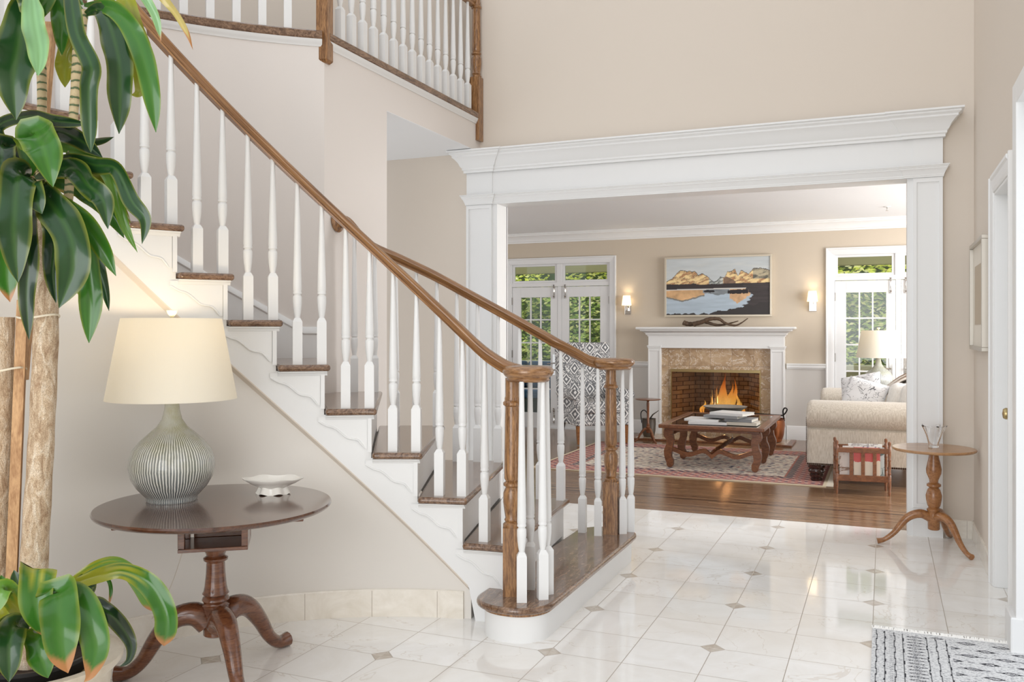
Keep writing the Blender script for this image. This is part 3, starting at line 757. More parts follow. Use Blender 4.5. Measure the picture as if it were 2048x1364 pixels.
# french doors
def french(n, x0, x1, label):
    mb = MB(); w = 0.085; y = LY
    prof = [(0, 0), (0, 0.03), (0.016, 0.03), (0.022, 0.022), (0.06, 0.016), (w, 0.010), (w, 0)]
    A = lambda x, z, b: Vector((x, y - b, z))
    # mitred casing
    rings = [[A(x0 + a, 0, b) for a, b in prof], [A(x0 + a, DTOP - a, b) for a, b in prof], [A(x1 - a, DTOP - a, b) for a, b in prof], [A(x1 - a, 0, b) for a, b in prof]]
    loft(mb, rings)
    i0, i1, it = x0 + w, x1 - w, DTOP - w
    yb = y + 0.10
    mb.box(i0 - 0.03, i0 + 0.012, y - 0.004, yb, 0, it + 0.02); mb.box(i1 - 0.012, i1 + 0.03, y - 0.004, yb, 0, it + 0.02); mb.box(i0 + 0.012, i1 - 0.012, y - 0.003, yb, it, it + 0.03)
    # transom frame
    xc = (i0 + i1) / 2; zb = 1.955
    mb.box(i0, i1, y + 0.005, y + 0.07, 1.912, 1.965)
    mb.box(xc - 0.035, xc + 0.035, y + 0.006, y + 0.069, 1.96, it)
    for a, b in ((i0 + 0.012, xc - 0.035), (xc + 0.035, i1 - 0.012)):
        mb.box(a, a + 0.035, y + 0.02, y + 0.06, 1.964, it); mb.box(b - 0.035, b, y + 0.02, y + 0.06, 1.964, it)
        mb.box(a + 0.035, b - 0.035, y + 0.021, y + 0.059, it - 0.028, it); mb.box(a + 0.035, b - 0.035, y + 0.021, y + 0.059, 1.964, 1.995)
    mb.box(xc - 0.028, xc + 0.028, y + 0.012, y + 0.06, 0.0, 1.911); mb.box(i0, i1, y + 0.0, y + 0.10, -0.01, 0.008)
    o = struct(mb.build('door_%d' % n, FRENCHW, bevel=0.002), label)
    g = MB()
    for a, b in ((i0 + 0.04, xc - 0.06), (xc + 0.06, i1 - 0.04)): g.box(a, b, y + 0.038, y + 0.042, 1.985, it - 0.02)
    g.build('transom_glass', PANE, o)
    # leaves
    for s, (a, b) in enumerate(((i0 + 0.014, xc - 0.03), (xc + 0.03, i1 - 0.014))):
        lf = MB(); y0, y1 = y + 0.015, y + 0.055; T = 1.908
        st = 0.125 if s == 0 else 0.10; st2 = 0.10 if s == 0 else 0.125
        lf.box(a, a + st, y0, y1, 0.01, T); lf.box(b - st2, b, y0, y1, 0.01, T); lf.box(a + st, b - st2, y0 + 0.0005, y1 - 0.0005, T - 0.14, T - 0.0005); lf.box(a + st, b - st2, y0 + 0.0005, y1 - 0.0005, 0.0105, 0.205)
        gx0, gx1, gz0, gz1 = a + st, b - st2, 0.205, T - 0.14
        for i in (1, 2): x = gx0 + (gx1 - gx0) * i / 3; lf.box(x - 0.009, x + 0.009, y0 + 0.006, y1 - 0.006, gz0, gz1)
        for i in range(1, 5): z = gz0 + (gz1 - gz0) * i / 5 + 0.01; lf.box(gx0, gx1, y0 + 0.007, y1 - 0.007, z - 0.009, z + 0.009)
        L = lf.build('door_leaf', FRENCHW, o, bevel=0.002)
        gl = MB(); gl.box(gx0, gx1, y0 + 0.018, y0 + 0.022, gz0, gz1); gl.build('glass', PANE, L)
        hx = (b - 0.05) if s == 0 else (a + 0.05)
        for z0, z1, nm in ((T - 0.16, T + 0.03, 'surface_bolt'), (0.06, 0.28, 'surface_bolt')):
            h = MB(); M = Matrix.Translation((hx, y0 - 0.012, 0))
            Z = lambda t: z0 + (z1 - z0) * t
            h.lathe([(0.004, Z(0)), (0.013, Z(0.04)), (0.006, Z(0.1)), (0.016, Z(0.17)), (0.007, Z(0.24)), (0.009, Z(0.5)), (0.007, Z(0.76)), (0.015, Z(0.84)), (0.006, Z(0.9)), (0.013, Z(0.96)), (0.004, Z(1))], 12, M)
            h.box(hx - 0.012, hx + 0.012, y0 - 0.003, y0, Z(0.1), Z(0.9))
            h.build(nm, CHROME, L, smooth=50)
        h = MB(); h.box(hx - 0.018, hx + 0.018, y0 - 0.006, y0, 0.72, 1.0)
        h.tube([(hx, y0 - 0.006, 0.88), (hx, y0 - 0.045, 0.88), (hx + (-0.08 if s == 0 else 0.08), y0 - 0.048, 0.875)], 0.008, 8)
        h.lathe([(0.0, 0), (0.014, 0), (0.014, 0.012), (0, 0.014)], 12, Matrix.Translation((hx, y0 - 0.006, 0.79)) @ Matrix.Rotation(PI / 2, 4, 'X'))
        h.build('door_handle', CHROME, L, smooth=40)
        hxx = a if s == 0 else b
        for z in (0.25, 1.0, 1.72):
            h = MB(); h.lathe([(0.008, z - 0.05), (0.008, z + 0.05)], 10, Matrix.Translation((hxx, y0 - 0.004, 0))); h.build('hinge', PEWTER, L, smooth=40)
    return o
french(3, *DRS[0], 'white french doors left of the fireplace')
french(4, *DRS[1], 'white french doors right of the fireplace')

# ------------------------------------------------------------------ fireplace
def emperador():
    m = NT('brown_veined_marble'); v = m.coords(); s = m.sep(v); S = 0.262
    u = m.math('DIVIDE', m.math('ADD', s[0], 2.64 - 0.13), S); w = m.math('DIVIDE', m.math('ADD', s[2], 0.17), S)
    fr = lambda x: m.math('ABSOLUTE', m.math('SUBTRACT', x, m.math('ROUND', x)))
    joint = m.math('LESS_THAN', m.math('MINIMUM', fr(u), fr(w)), 0.008)
    cell = m.node('ShaderNodeCombineXYZ'); m.l.new(m.math('FLOOR', u), cell.inputs[0]); m.l.new(m.math('FLOOR', w), cell.inputs[2])
    wn = m.node('ShaderNodeTexWhiteNoise'); m.l.new(cell.outputs[0], wn.inputs[0])
    sc = m.node('ShaderNodeVectorMath', operation='MULTIPLY_ADD'); m.l.new(wn.outputs['Color'], sc.inputs[0]); sc.inputs[1].default_value = (5, 5, 5); m.l.new(v, sc.inputs[2])
    n1 = m.noise(sc.outputs[0], 4, 5, 0.6, 1.5)
    vn = m.math('ABSOLUTE', m.math('SUBTRACT', m.noise(sc.outputs[0], 5, 4, 0.6, 2.2), 0.5))
    col = m.ramp(n1, [(0.3, lin(160, 132, 102)), (0.55, lin(194, 166, 134)), (0.75, lin(214, 194, 168))])
    col = m.mix(m.ramp(vn, [(0.0, (1, 1, 1, 1)), (0.018, (0, 0, 0, 1))]), col, lin(236, 226, 212))
    col = m.mix(m.math('MULTIPLY', joint, 0.8), col, lin(128, 108, 88))
    m.base(col); m.rough(0.15); return m.m
EMP = emperador()
def brick():
    m = NT('firebrick'); b = m.node('ShaderNodeTexBrick'); m.l.new(m.mapping(m.coords(), (1, 1, 1), (PI / 2, 0, 0)), b.inputs['Vector'])
    b.inputs['Color1'].default_value = lin(206, 190, 170); b.inputs['Color2'].default_value = lin(176, 152, 130); b.inputs['Mortar'].default_value = lin(60, 50, 44)
    b.inputs['Scale'].default_value = 4.5; b.inputs['Mortar Size'].default_value = 0.02
    m.base(m.mix(m.math('MULTIPLY', m.noise(m.coords(), 6, 4), 0.6), b.outputs[0], lin(50, 42, 38))); m.rough(0.9); return m.m
FBRICK = brick()
fire = thing('fireplace', 'white mantel fireplace with brown veined marble surround and brass-edged glass doors', 'fireplace', (-1.93, 10.95, 0))
FYF = LY - 0.14     # front of pilasters
m = MB()
loft_path = [(-2.76, LY - 0.002), (-2.76, FYF), (-1.10, FYF), (-1.10, LY - 0.002)]
def ring_run(mb, path, P):
    n = len(path); rings = []
    for i, p in enumerate(path):
        p = Vector(p); t0 = (p - Vector(path[i - 1])).normalized() if i else None; t1 = (Vector(path[i + 1]) - p).normalized() if i < n - 1 else None
        s0 = t0.cross(Vector((0, 0, 1))) if t0 else None; s1 = t1.cross(Vector((0, 0, 1))) if t1 else None
        if s0 is None: s = s1
        elif s1 is None: s = s0
        else: s = s0 + s1; s = s / max(s.dot(s0), 0.2)
        rings.append([p + s * a + Vector((0, 0, b)) for a, b in P])
    loft(mb, rings)
MP = [(-0.02, 0), (0.006, 0), (0.010, 0.014), (0.026, 0.024), (0.030, 0.040), (0.055, 0.060), (0.085, 0.070), (0.088, 0.085), (0.125, 0.090), (0.132, 0.104), (0.125, 0.118), (-0.02, 0.118)]
ring_run(m, [(x, y, 1.245) for x, y in loft_path], MP)
m.box(-2.765, -1.095, FYF + 0.002, LY, 1.34, 1.362)
m.build('mantel_shelf', WHITE, fire, smooth=30)
m = MB(); m.box(-2.758, -1.102, FYF, LY - 0.003, 1.10, 1.26); m.box(-2.60, -1.26, FYF - 0.006, FYF, 1.10, 1.115); m.build('frieze_board', WHITE, fire, bevel=0.002)
for a, b in ((-2.76, -2.60), (-1.26, -1.10)):
    m = MB(); m.box(a, b, FYF, LY - 0.003, 0.0, 1.10)
    for x0, x1, z0, z1 in ((a, a + 0.018, 0.15, 1.08), (b - 0.018, b, 0.15, 1.08), (a + 0.018, b - 0.018, 1.06, 1.08)): m.box(x0, x1, FYF - 0.008, FYF + 0.001, z0, z1)
    m.box(a - 0.006, b + 0.006, FYF - 0.014, LY - 0.004, 0, 0.15)
    m.box(a - 0.012, b + 0.012, FYF - 0.018, LY - 0.004, 1.112, 1.132); m.box(a - 0.006, b + 0.006, FYF - 0.010, LY - 0.004, 1.095, 1.112)
    m.build('pilaster', WHITE, fire, bevel=0.003)
m = MB(); yF, yB = LY - 0.075, LY - 0.002
m.box(-2.602, FBX0, yF, yB, 0.0, 1.10); m.box(FBX1, -1.258, yF, yB, 0.0, 1.10); m.box(FBX0, FBX1, yF, yB, FBZ, 1.10); m.box(FBX0, FBX1, yF, yB, 0, 0.15)
m.build('marble_surround', EMP, fire)
m = MB(); m.box(-2.80, -1.02, 10.42, FYF - 0.02, 0.001, 0.018); m.build('hearth_slab', EMP, fire, bevel=0.003)
m = MB()
for x0, x1, y0, y1 in ((-2.86, -2.80, 10.36, FYF - 0.02), (-1.02, -0.96, 10.36, FYF - 0.02), (-2.80, -1.02, 10.36, 10.42)): m.box(x0, x1, y0, y1, 0.001, 0.02)
m.build('hearth_border', WALNUT, fire, bevel=0.002)
m = MB()  # firebox shell
bx0, bx1 = FBX0 + 0.22, FBX1 - 0.22; YB = LY + 0.50
m.add([(FBX0, LY, 0.15), (bx0, YB, 0.15), (bx0, YB, FBZ), (FBX0, LY, FBZ)], [(0, 1, 2, 3)]); m.add([(FBX1, LY, 0.15), (bx1, YB, 0.15), (bx1, YB, FBZ), (FBX1, LY, FBZ)], [(0, 3, 2, 1)])
m.add([(bx0, YB, 0.15), (bx1, YB, 0.15), (bx1, YB, FBZ), (bx0, YB, FBZ)], [(0, 1, 2, 3)])
m.add([(FBX0, LY, 0.15), (FBX1, LY, 0.15), (bx1, YB, 0.15), (bx0, YB, 0.15)], [(0, 1, 2, 3)]); m.add([(FBX0, LY, FBZ), (FBX1, LY, FBZ), (bx1, YB, FBZ), (bx0, YB, FBZ)], [(0, 1, 2, 3)])
m.build('firebox', FBRICK, fire, recalc=False)
m = MB(); y0, y1 = yF - 0.03, yF
for x0, x1, z0, z1 in ((FBX0, FBX1, FBZ - 0.035, FBZ), (FBX0, FBX1, 0.12, 0.15), (FBX0, FBX0 + 0.012, 0.15, FBZ - 0.035), (FBX1 - 0.012, FBX1, 0.15, FBZ - 0.035)): m.box(x0, x1, y0, y1, z0, z1)
m.build('screen_frame', BRASS, fire, bevel=0.002)
for i in range(4):
    a = FBX0 + 0.012 + i * (FBX1 - FBX0 - 0.024) / 4; b = a + (FBX1 - FBX0 - 0.024) / 4
    m = MB(); m.box(a + 0.003, b - 0.003, y0 + 0.012, y0 + 0.016, 0.152, FBZ - 0.036); o = m.build('glass_door', SMOKE, fire)
    if i in (1, 2):
        k = MB(); x = b - 0.03 if i == 1 else a + 0.03; k.box(x - 0.004, x + 0.004, y0 - 0.012, y0 + 0.011, 0.42, 0.58); k.build('handle', BRASS, o, bevel=0.002)
# logs and fire
grp = 'burning logs in the fireplace'
for i, (x0, yy0, z0, x1, yy1, z1, r) in enumerate(((-2.26, 11.33, 0.21, -1.62, 11.30, 0.21, 0.055), (-2.2, 11.19, 0.205, -1.66, 11.19, 0.205, 0.05), (-2.1, 11.255, 0.29, -1.78, 11.255, 0.29, 0.040))):
    m = MB(); P = [Vector((x0, yy0, z0)).lerp(Vector((x1, yy1, z1)), t / 6) for t in range(7)]; m.tube(P, [r * (1 + 0.12 * math.sin(t * 2.3 + i)) for t in range(7)], 12)
    tag(m.build('log', plain('charred_log_%d' % i, lin(70, 48, 36), 0.9, bump=(30, 0.6)), smooth=50), ('round charred log lying at the back of the firebox', 'round charred log lying along the front of the firebox', 'short charred log resting on top of the other two')[i], 'log', grp)
def flame_mat():
    m = NT('flame'); n = m.n; n.remove(m.b); s = m.sep(m.coords('Generated'))
    col = m.ramp(s[2], [(0.0, lin(255, 150, 40)), (0.35, lin(255, 190, 90)), (0.7, lin(255, 140, 50)), (1.0, lin(230, 90, 20))])
    st = m.ramp(s[2], [(0, (1, 1, 1, 1)), (0.6, (0.7, 0.7, 0.7, 1)), (1, (0.2, 0.2, 0.2, 1))])
    e = m.node('ShaderNodeEmission'); m.l.new(col, e.inputs[0]); m.l.new(m.math('MULTIPLY', st, 1.35), e.inputs[1])
    lw = m.node('ShaderNodeLayerWeight'); lw.inputs[0].default_value = 0.35
    nz = m.noise(m.mapping(m.coords(), (9, 9, 3)), 1.6, 3)
    fac = m.math('MULTIPLY', m.math('SUBTRACT', 1.0, lw.outputs['Facing']), m.ramp(nz, [(0.3, (0.25, 0.25, 0.25, 1)), (0.6, (1, 1, 1, 1))]))
    t = m.node('ShaderNodeBsdfTransparent'); mx = m.node('ShaderNodeMixShader'); m.l.new(fac, mx.inputs[0]); m.l.new(t.outputs[0], mx.inputs[1]); m.l.new(e.outputs[0], mx.inputs[2])
    m.l.new(mx.outputs[0], n['Material Output'].inputs['Surface']); return m.m
FLAME = flame_mat()
random.seed(3); m = MB()
for (fx, fy, h, r, lean) in ((-2.16, 11.24, 0.13, 0.03, 0.05), (-2.05, 11.28, 0.2, 0.04, 0.03), (-1.96, 11.22, 0.30, 0.05, 0.04), (-1.90, 11.3, 0.24, 0.05, -0.02), (-1.84, 11.24, 0.42, 0.06, -0.02), (-1.80, 11.3, 0.33, 0.05, 0.03), (-1.74, 11.22, 0.38, 0.055, 0.02), (-1.68, 11.28, 0.26, 0.045, -0.03), (-1.64, 11.22, 0.16, 0.04, 0.02), (-2.1, 11.3, 0.16, 0.035, -0.02)):
    pts = []; rr = []
    for t in np.linspace(0, 1, 12):
        pts.append(Vector((fx + lean * t + 0.018 * math.sin(t * 7 + fx * 20), fy + 0.01 * math.sin(t * 5 + fx * 9), 0.20 + h * t)))
        rr.append(max(0.001, r * (math.sin(PI * min(1, t * 0.85 + 0.18)) ** 0.9) * (1 - 0.3 * t) * (1 + 0.2 * math.sin(t * 9 + fx * 5))))
    m.tube([Vector((q.x, q.y, 0.22 + (q.z - 0.20) * 1.35)) for q in pts], rr, 12, flat=0.6)
tag(m.build('fire', FLAME, smooth=180), 'orange flames burning over the logs behind the glass doors', 'fire', kind='stuff')
point('fire_glow', (-1.85, 11.18, 0.42), 9, (1, 0.5, 0.2), 0.08)

# ------------------------------------------------------------------ painting above the mantel
def fbm(x, y, o=4, s=1.0): return noise.fractal(Vector((x * s, y * s, 3.7)), 0.9, 2.1, o)
def painting():
    x0, x1, z0, z1 = -2.545, -1.275, 1.515, 2.225; nx, nz = 250, 140
    sky = np.array(lin(196, 202, 204)[:3]); peak = [(0, .40), (.05, .36), (.14, .195), (.17, .21), (.22, .225), (.28, .22), (.32, .29), (.37, .27), (.42, .34), (.47, .42), (.50, .40), (.53, .335), (.57, .36), (.60, .24), (.63, .25), (.67, .20), (.70, .31), (.73, .235), (.77, .27), (.80, .29), (.85, .19), (.92, .20), (1, .24)]
    px_ = [p[0] for p in peak]; py_ = [p[1] for p in peak]
    cols = []; vs_ = []
    for j in range(nz + 1):
        for i in range(nx + 1):
            u = i / nx; v = 1 - j / nz   # v from top 0 to bottom 1
            v = 1 - j / nz
            vs_.append((x0 + (x1 - x0) * u, 0, z0 + (z1 - z0) * j / nz))
            w = 0.02 * fbm(u * 9, v * 9)
            top = interp(px_, py_, u) + 0.018 * fbm(u * 26, 2.0)
            c = sky * (1 + 0.10 * fbm(u * 3, v * 14)) + np.array((0.05, 0.03, 0.0)) * max(0, fbm(u * 4 + 3, v * 11))
            band = 0.455 - 0.03 * u + (0.0 if u < 0.3 else 0.02) + 0.008 * fbm(u * 12, 7)
            shore = 0.545 - 0.02 * u
            if v > top:
                r = fbm(u * 16 + 0.6 * fbm(v * 12, u * 9), v * 24 + u * 14, 5)
                if 0.42 < u < 0.56: a = np.array(lin(120, 128, 128)[:3]); b = np.array(lin(206, 208, 200)[:3])
                elif u > 0.84 and v < 0.38: a = np.array(lin(92, 92, 86)[:3]); b = np.array(lin(190, 178, 150)[:3])
                else: a = np.array(lin(176, 128, 92)[:3]); b = np.array(lin(240, 214, 158)[:3])
                c = a + (b - a) * min(1, max(0, 0.5 + r * 1.1))
                if abs(r + 0.1) < 0.035 or v < top + 0.012: c = np.array(lin(84, 80, 74)[:3])
                if 0.56 < u < 0.68 and v > 0.33 and u - 0.56 < (v - 0.30): c = np.array(lin(128, 104, 86)[:3]) * (1 + 0.3 * r)
            if v > band: c = np.array(lin(58, 52, 52)[:3]) * (1 + 0.3 * w * 10)
            if v > shore:
                c = np.array(lin(176, 190, 202)[:3]) * (1 + 0.12 * fbm(u * 4, v * 20))
                lo_ = 0.60 + 0.42 * max(0, 0.32 - abs(u - 0.16) * 1.1) + 0.012 * fbm(u * 22, 5)
                if u < 0.38 and v < lo_ + 0.03: c = np.array(lin(208, 168, 124)[:3]) * (1 + 0.3 * fbm(u * 12, v * 8))
                if u < 0.38 and lo_ + 0.01 < v < lo_ + 0.035: c = np.array(lin(130, 128, 122)[:3])
                if 0.36 < u < 0.62 and v < 0.66 - 0.3 * abs(u - 0.52) + 0.02 * fbm(u * 12, 1): c = np.array(lin(128, 134, 138)[:3]) * (1 + 0.3 * fbm(u * 6, v * 20))
                if 0.62 < u < 0.82 and v < 0.80 - 1.1 * abs(u - 0.69) + 0.03 * fbm(u * 30, 2): c = np.array(lin(212, 172, 132)[:3]) * (1 + 0.25 * fbm(u * 20, v * 12))
                if ((u - 0.425) / 0.055) ** 2 + ((v - 0.585) / 0.022) ** 2 < 1 + 0.4 * fbm(u * 40, v * 40): c = np.array(lin(46, 42, 44)[:3])
                if 0.60 < u < 0.80 and abs(v - 0.60 - 0.05 * (0.7 - u)) < 0.035 + 0.012 * fbm(u * 30, 9): c = np.array(lin(44, 40, 42)[:3])
                if v < shore + 0.02: c = np.array(lin(206, 204, 198)[:3])
            land = 0.745 + 0.05 * fbm(v * 22, 4.4) + 0.05 * math.sin((v - 0.5) * 9)
            if v > 0.47 and u > land + 0.02: c = np.array(lin(66, 60, 60)[:3]) * (1 + 0.25 * fbm(u * 4, v * 24))
            if v > 0.975 - max(0, (u - 0.42)) * 0.34 + 0.03 * fbm(u * 18, 3): c = np.array(lin(58, 54, 54)[:3])
            cols.append(tuple(np.clip(c, 0, 1)) + (1,))
    mb = MB(); mb.v = vs_; mb.c = cols; W = nx + 1
    mb.f = [(j * W + i, j * W + i + 1, (j + 1) * W + i + 1, (j + 1) * W + i) for j in range(nz) for i in range(nx)]
    return mb, (x0, x1, z0, z1)
pb, (x0, x1, z0, z1) = painting()
pic = thing('painting', 'framed painting of golden mountains above a dark-shored lake, over the mantel', 'painting', ((x0 + x1) / 2, LY - 0.05, z0))
pb.v = [(a, LY - 0.052, c) for a, b, c in pb.v]
pb.build('canvas', vcol('painted_canvas', 0.5, bump=(90, 0.15)), pic, recalc=False, colors=True)
m = MB(); y0, y1 = LY - 0.062, LY - 0.004; w = 0.022
for a, b, c, d in ((x0 - w, x1 + w, z1, z1 + w), (x0 - w, x1 + w, z0 - w, z0), (x0 - w, x0, z0, z1), (x1, x1 + w, z0, z1)): m.box(a, b, y0, y1, c, d)
m.build('frame', plain('pale_silver_frame', lin(214, 204, 186), 0.35, 0.5), pic, bevel=0.002)
m = MB(); m.box(x0, x1, LY - 0.045, LY - 0.01, z0, z1); m.build('backing', plain('picture_backing', lin(90, 80, 70), 0.8), pic)

# ------------------------------------------------------------------ twisted horns on the mantel
def horn(P, r0, ph, amp, turns, mat, name):
    base = catmull(P, 16); n = len(base); pts = []; rr = []
    for i, p in enumerate(base):
        t = i / (n - 1); a = ph + turns * 2 * PI * t
        pts.append(p + Vector((0, amp * (1 - 0.6 * t) * math.cos(a), amp * (1 - 0.6 * t) * math.sin(a)))); rr.append(r0 * (1 - 0.85 * t) * (1 + 0.06 * math.sin(t * 90)))
    mb = MB(); mb.tube(pts, rr, 10); return mb
HORN = wood('ridged_dark_horn', lin(40, 28, 20), lin(104, 80, 58), 0.4, (60, 8, 8), 3, bump=0.5)
hz = 1.364
for i, (P, ph) in enumerate(((((-2.18, 10.93, hz + 0.03), (-2.08, 10.92, hz + 0.05), (-1.97, 10.92, hz + 0.105), (-1.87, 10.92, hz + 0.10), (-1.79, 10.92, hz + 0.04), (-1.68, 10.93, hz + 0.02), (-1.60, 10.93, hz + 0.05), (-1.52, 10.93, hz + 0.10)), 0.0),
                            (((-2.31, 10.98, hz + 0.05), (-2.20, 10.98, hz + 0.045), (-2.05, 10.97, hz + 0.055), (-1.90, 10.98, hz + 0.03), (-1.76, 10.98, hz + 0.035), (-1.64, 10.98, hz + 0.075)), 2.6))):
    mb = horn(P, 0.032, ph, 0.010, 2.2, HORN, 'horn')
    tag(mb.build('twisted_horn', HORN, smooth=60), ('longer twisted dark horn on the mantel with raised tip', 'shorter twisted dark horn lying behind the longer one on the mantel')[i], 'horn', 'twisted horns on the mantel')

# ------------------------------------------------------------------ sconces
def sconce(x, z, label):
    t = thing('wall_sconce', label, 'wall lamp', (x, LY, z), 'sconces flanking the fireplace')
    m = MB(); m.box(x - 0.042, x + 0.042, LY - 0.016, LY - 0.001, z - 0.17, z - 0.04); m.build('backplate', CHROME, t, bevel=0.004)
    m = MB(); m.box(x - 0.014, x + 0.014, LY - 0.075, LY - 0.015, z - 0.13, z - 0.085); m.box(x - 0.007, x + 0.007, LY - 0.082, LY - 0.068, z - 0.12, z - 0.02); m.build('arm', CHROME, t, bevel=0.003)
    m = MB(); M = Matrix.Translation((x, LY - 0.075, z - 0.055)); 
    o_ = [(0.068, 0.0), (0.048, 0.125)]
    m.lathe([(0.062, 0.0), (0.046, 0.125), (0.0445, 0.125), (0.0605, 0.0), (0.062, 0.0)], 28, M); m.build('lamp_shade', SHADES, t, smooth=60)
    point('sconce_light', (x, LY - 0.075, z + 0.0), 1.5, (1, 0.83, 0.6), 0.02)
sconce(-3.06, 1.70, 'lit nickel wall sconce left of the painting')
sconce(-0.785, 1.72, 'lit nickel wall sconce right of the painting')
# ceiling sprinkler
sp = thing('ceiling_sprinkler', 'small ceiling sprinkler head in the living room', 'sprinkler', (0.029, 10.1, LZ))
m = MB(); m.lathe([(0.0, LZ - 0.006), (0.035, LZ - 0.006), (0.04, LZ)], 20, Matrix.Translation((0.029, 10.1, 0))); m.build('escutcheon', WHITE, sp)
m = MB(); m.lathe([(0.0, LZ - 0.045), (0.014, LZ - 0.045), (0.014, LZ - 0.041), (0.004, LZ - 0.04), (0.004, LZ - 0.02), (0.009, LZ - 0.018), (0.009, LZ - 0.005)], 12, Matrix.Translation((0.029, 10.1, 0))); m.build('deflector', CHROME, sp)

# ------------------------------------------------------------------ outdoors
struct((lambda o: o)(MB() and (lambda mb: (mb.box(-9, 5, 11.25, 16, -0.12, -0.02), mb.build('ground_terrace', plain('terrace_stone', lin(196, 188, 176), 0.8, bump=(6, 0.2))))[1])(MB())), 'pale stone terrace outside the french doors')
m = MB(); m.box(-9, 5, 12.05, 12.2, 2.16, 2.50); struct(m.build('beam_porch', plain('olive_eave_paint', lin(176, 174, 124), 0.7)), 'olive eave beam outside above the doors')
m = MB(); m.box(-9, 5, 14.0, 14.25, -0.1, 0.72); tag(m.build('garden_wall', plain('olive_garden_wall', lin(168, 166, 128), 0.85)), 'low olive garden wall in front of the hedge', 'garden wall', kind='structure'); 
m = MB(); m.box(-9, 5, 13.96, 14.29, 0.72, 0.80); struct(m.build('trim_8', plain('wall_coping', lin(198, 194, 160), 0.8), bevel=0.01), 'pale coping of the garden wall')
def hedge_mat():
    m = vcol('hedge_leaf', 0.55, 0.3); return m
random.seed(5); m = MB()
HC = [lin(168, 194, 86), lin(204, 220, 118), lin(236, 240, 148), lin(128, 160, 68), lin(92, 124, 56), lin(250, 248, 178)]
rng = np.random.default_rng(4)
N = 34000
for i in range(N):
    x = rng.uniform(-8.2, 3.8); z = rng.uniform(0.05, 3.6); lift = 0.9 if z > 2.15 else 0.0 ; y = 15.0 - 0.35 * noise.noise(Vector((x * 1.7, z * 1.7, 2))) + abs(rng.normal(0, 0.12)) - 0.1 * math.sin(z * 7 + x)
    L = rng.uniform(0.05, 0.13); wd = L * rng.uniform(0.14, 0.24); a = rng.uniform(-0.9, 0.9) + (PI if rng.random() < 0.5 else 0); tilt = rng.uniform(0.1, 0.9)
    d = Vector((math.cos(a), -0.35, math.sin(a) * 0.6 - 0.25)).normalized(); s = Vector((rng.uniform(-.4, .4), -0.5, 1)).cross(d).normalized()
    p = Vector((x, y, z)); nz_ = Vector((0, -1, tilt)).normalized()
    s = d.cross(nz_).normalized()
    depth = (y - 14.75) / 0.6
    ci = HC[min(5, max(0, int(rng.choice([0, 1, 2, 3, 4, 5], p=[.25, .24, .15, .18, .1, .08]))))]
    if z > 2.0: ci = (min(1, ci[0] * 1.9 + 0.1), min(1, ci[1] * 1.6 + 0.08), min(1, ci[2] * 1.2), 1)  # upper leaves coloured brighter and yellower, standing in for sunlight on the hedge
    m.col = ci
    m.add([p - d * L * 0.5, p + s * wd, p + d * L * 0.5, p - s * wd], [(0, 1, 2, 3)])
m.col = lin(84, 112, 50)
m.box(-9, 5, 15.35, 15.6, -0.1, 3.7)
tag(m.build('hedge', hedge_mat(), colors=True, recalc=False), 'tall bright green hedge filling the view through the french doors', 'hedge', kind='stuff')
# terrace seat glimpsed through the left doors
pc = thing('patio_sofa', 'dark wicker terrace sofa with blue seat seen through the left french doors', 'patio sofa', (-5.2, 12.55, -0.02))
WICK = plain('dark_wicker', lin(52, 62, 58), 0.7, bump=(80, 0.6)); BLUE = plain('navy_cushion', lin(34, 72, 100), 0.85)
m = MB(); m.box(-6.0, -4.35, 12.35, 13.1, 0.06, 0.30); m.box(-6.0, -4.35, 12.98, 13.14, 0.30, 0.80); m.box(-4.47, -4.35, 12.35, 13.1, 0.30, 0.56); m.box(-6.0, -5.88, 12.35, 13.1, 0.30, 0.56)
for x in (-5.95, -4.42):
    for y in (12.4, 13.05): m.box(x - 0.03, x + 0.03, y - 0.03, y + 0.03, -0.02, 0.06)
m.build('frame', WICK, pc, bevel=0.02)
m = MB(); m.box(-5.87, -4.48, 12.33, 12.96, 0.30, 0.42); m.build('seat_cushion', BLUE, pc, bevel=0.03)
m = MB(); m.box(-5.87, -5.2, 12.84, 12.97, 0.43, 0.84); m.build('back_cushion', BLUE, pc, bevel=0.04); m = MB(); m.box(-5.17, -4.48, 12.84, 12.97, 0.43, 0.84); m.build('back_cushion', BLUE, pc, bevel=0.04)
# ------------------------------------------------------------------ persian rug (vertex coloured pile)
def ss(a, b, x): t = min(1, max(0, (x - a) / (b - a))); return t * t * (3 - 2 * t)
def rug_mesh(x0, x1, y0, y1, nx, ny, fn, z=0.008):
    mb = MB()
    for j in range(ny + 1):
        for i in range(nx + 1):
            x = x0 + (x1 - x0) * i / nx; y = y0 + (y1 - y0) * j / ny
            mb.v.append((x, y, z)); mb.c.append(fn(x - x0, y - y0, x1 - x0, y1 - y0))
    W = nx + 1
    mb.f = [(j * W + i, j * W + i + 1, (j + 1) * W + i + 1, (j + 1) * W + i) for j in range(ny) for i in range(nx)]
    # sides
    n = len(mb.v); c = mb.c[0]
    mb.v += [(x0, y0, 0.0005), (x1, y0, 0.0005), (x1, y1, 0.0005), (x0, y1, 0.0005)]; mb.c += [c] * 4
    k = [0, nx, ny * W + nx, ny * W]
    for a in range(4): b = (a + 1) % 4; mb.f.append((k[a], n + a, n + b, k[b]))
    return mb
rr = random.Random(11)
PRS = [lin(196, 176, 158), lin(206, 190, 174), lin(150, 118, 112), lin(92, 88, 108), lin(176, 120, 112)]
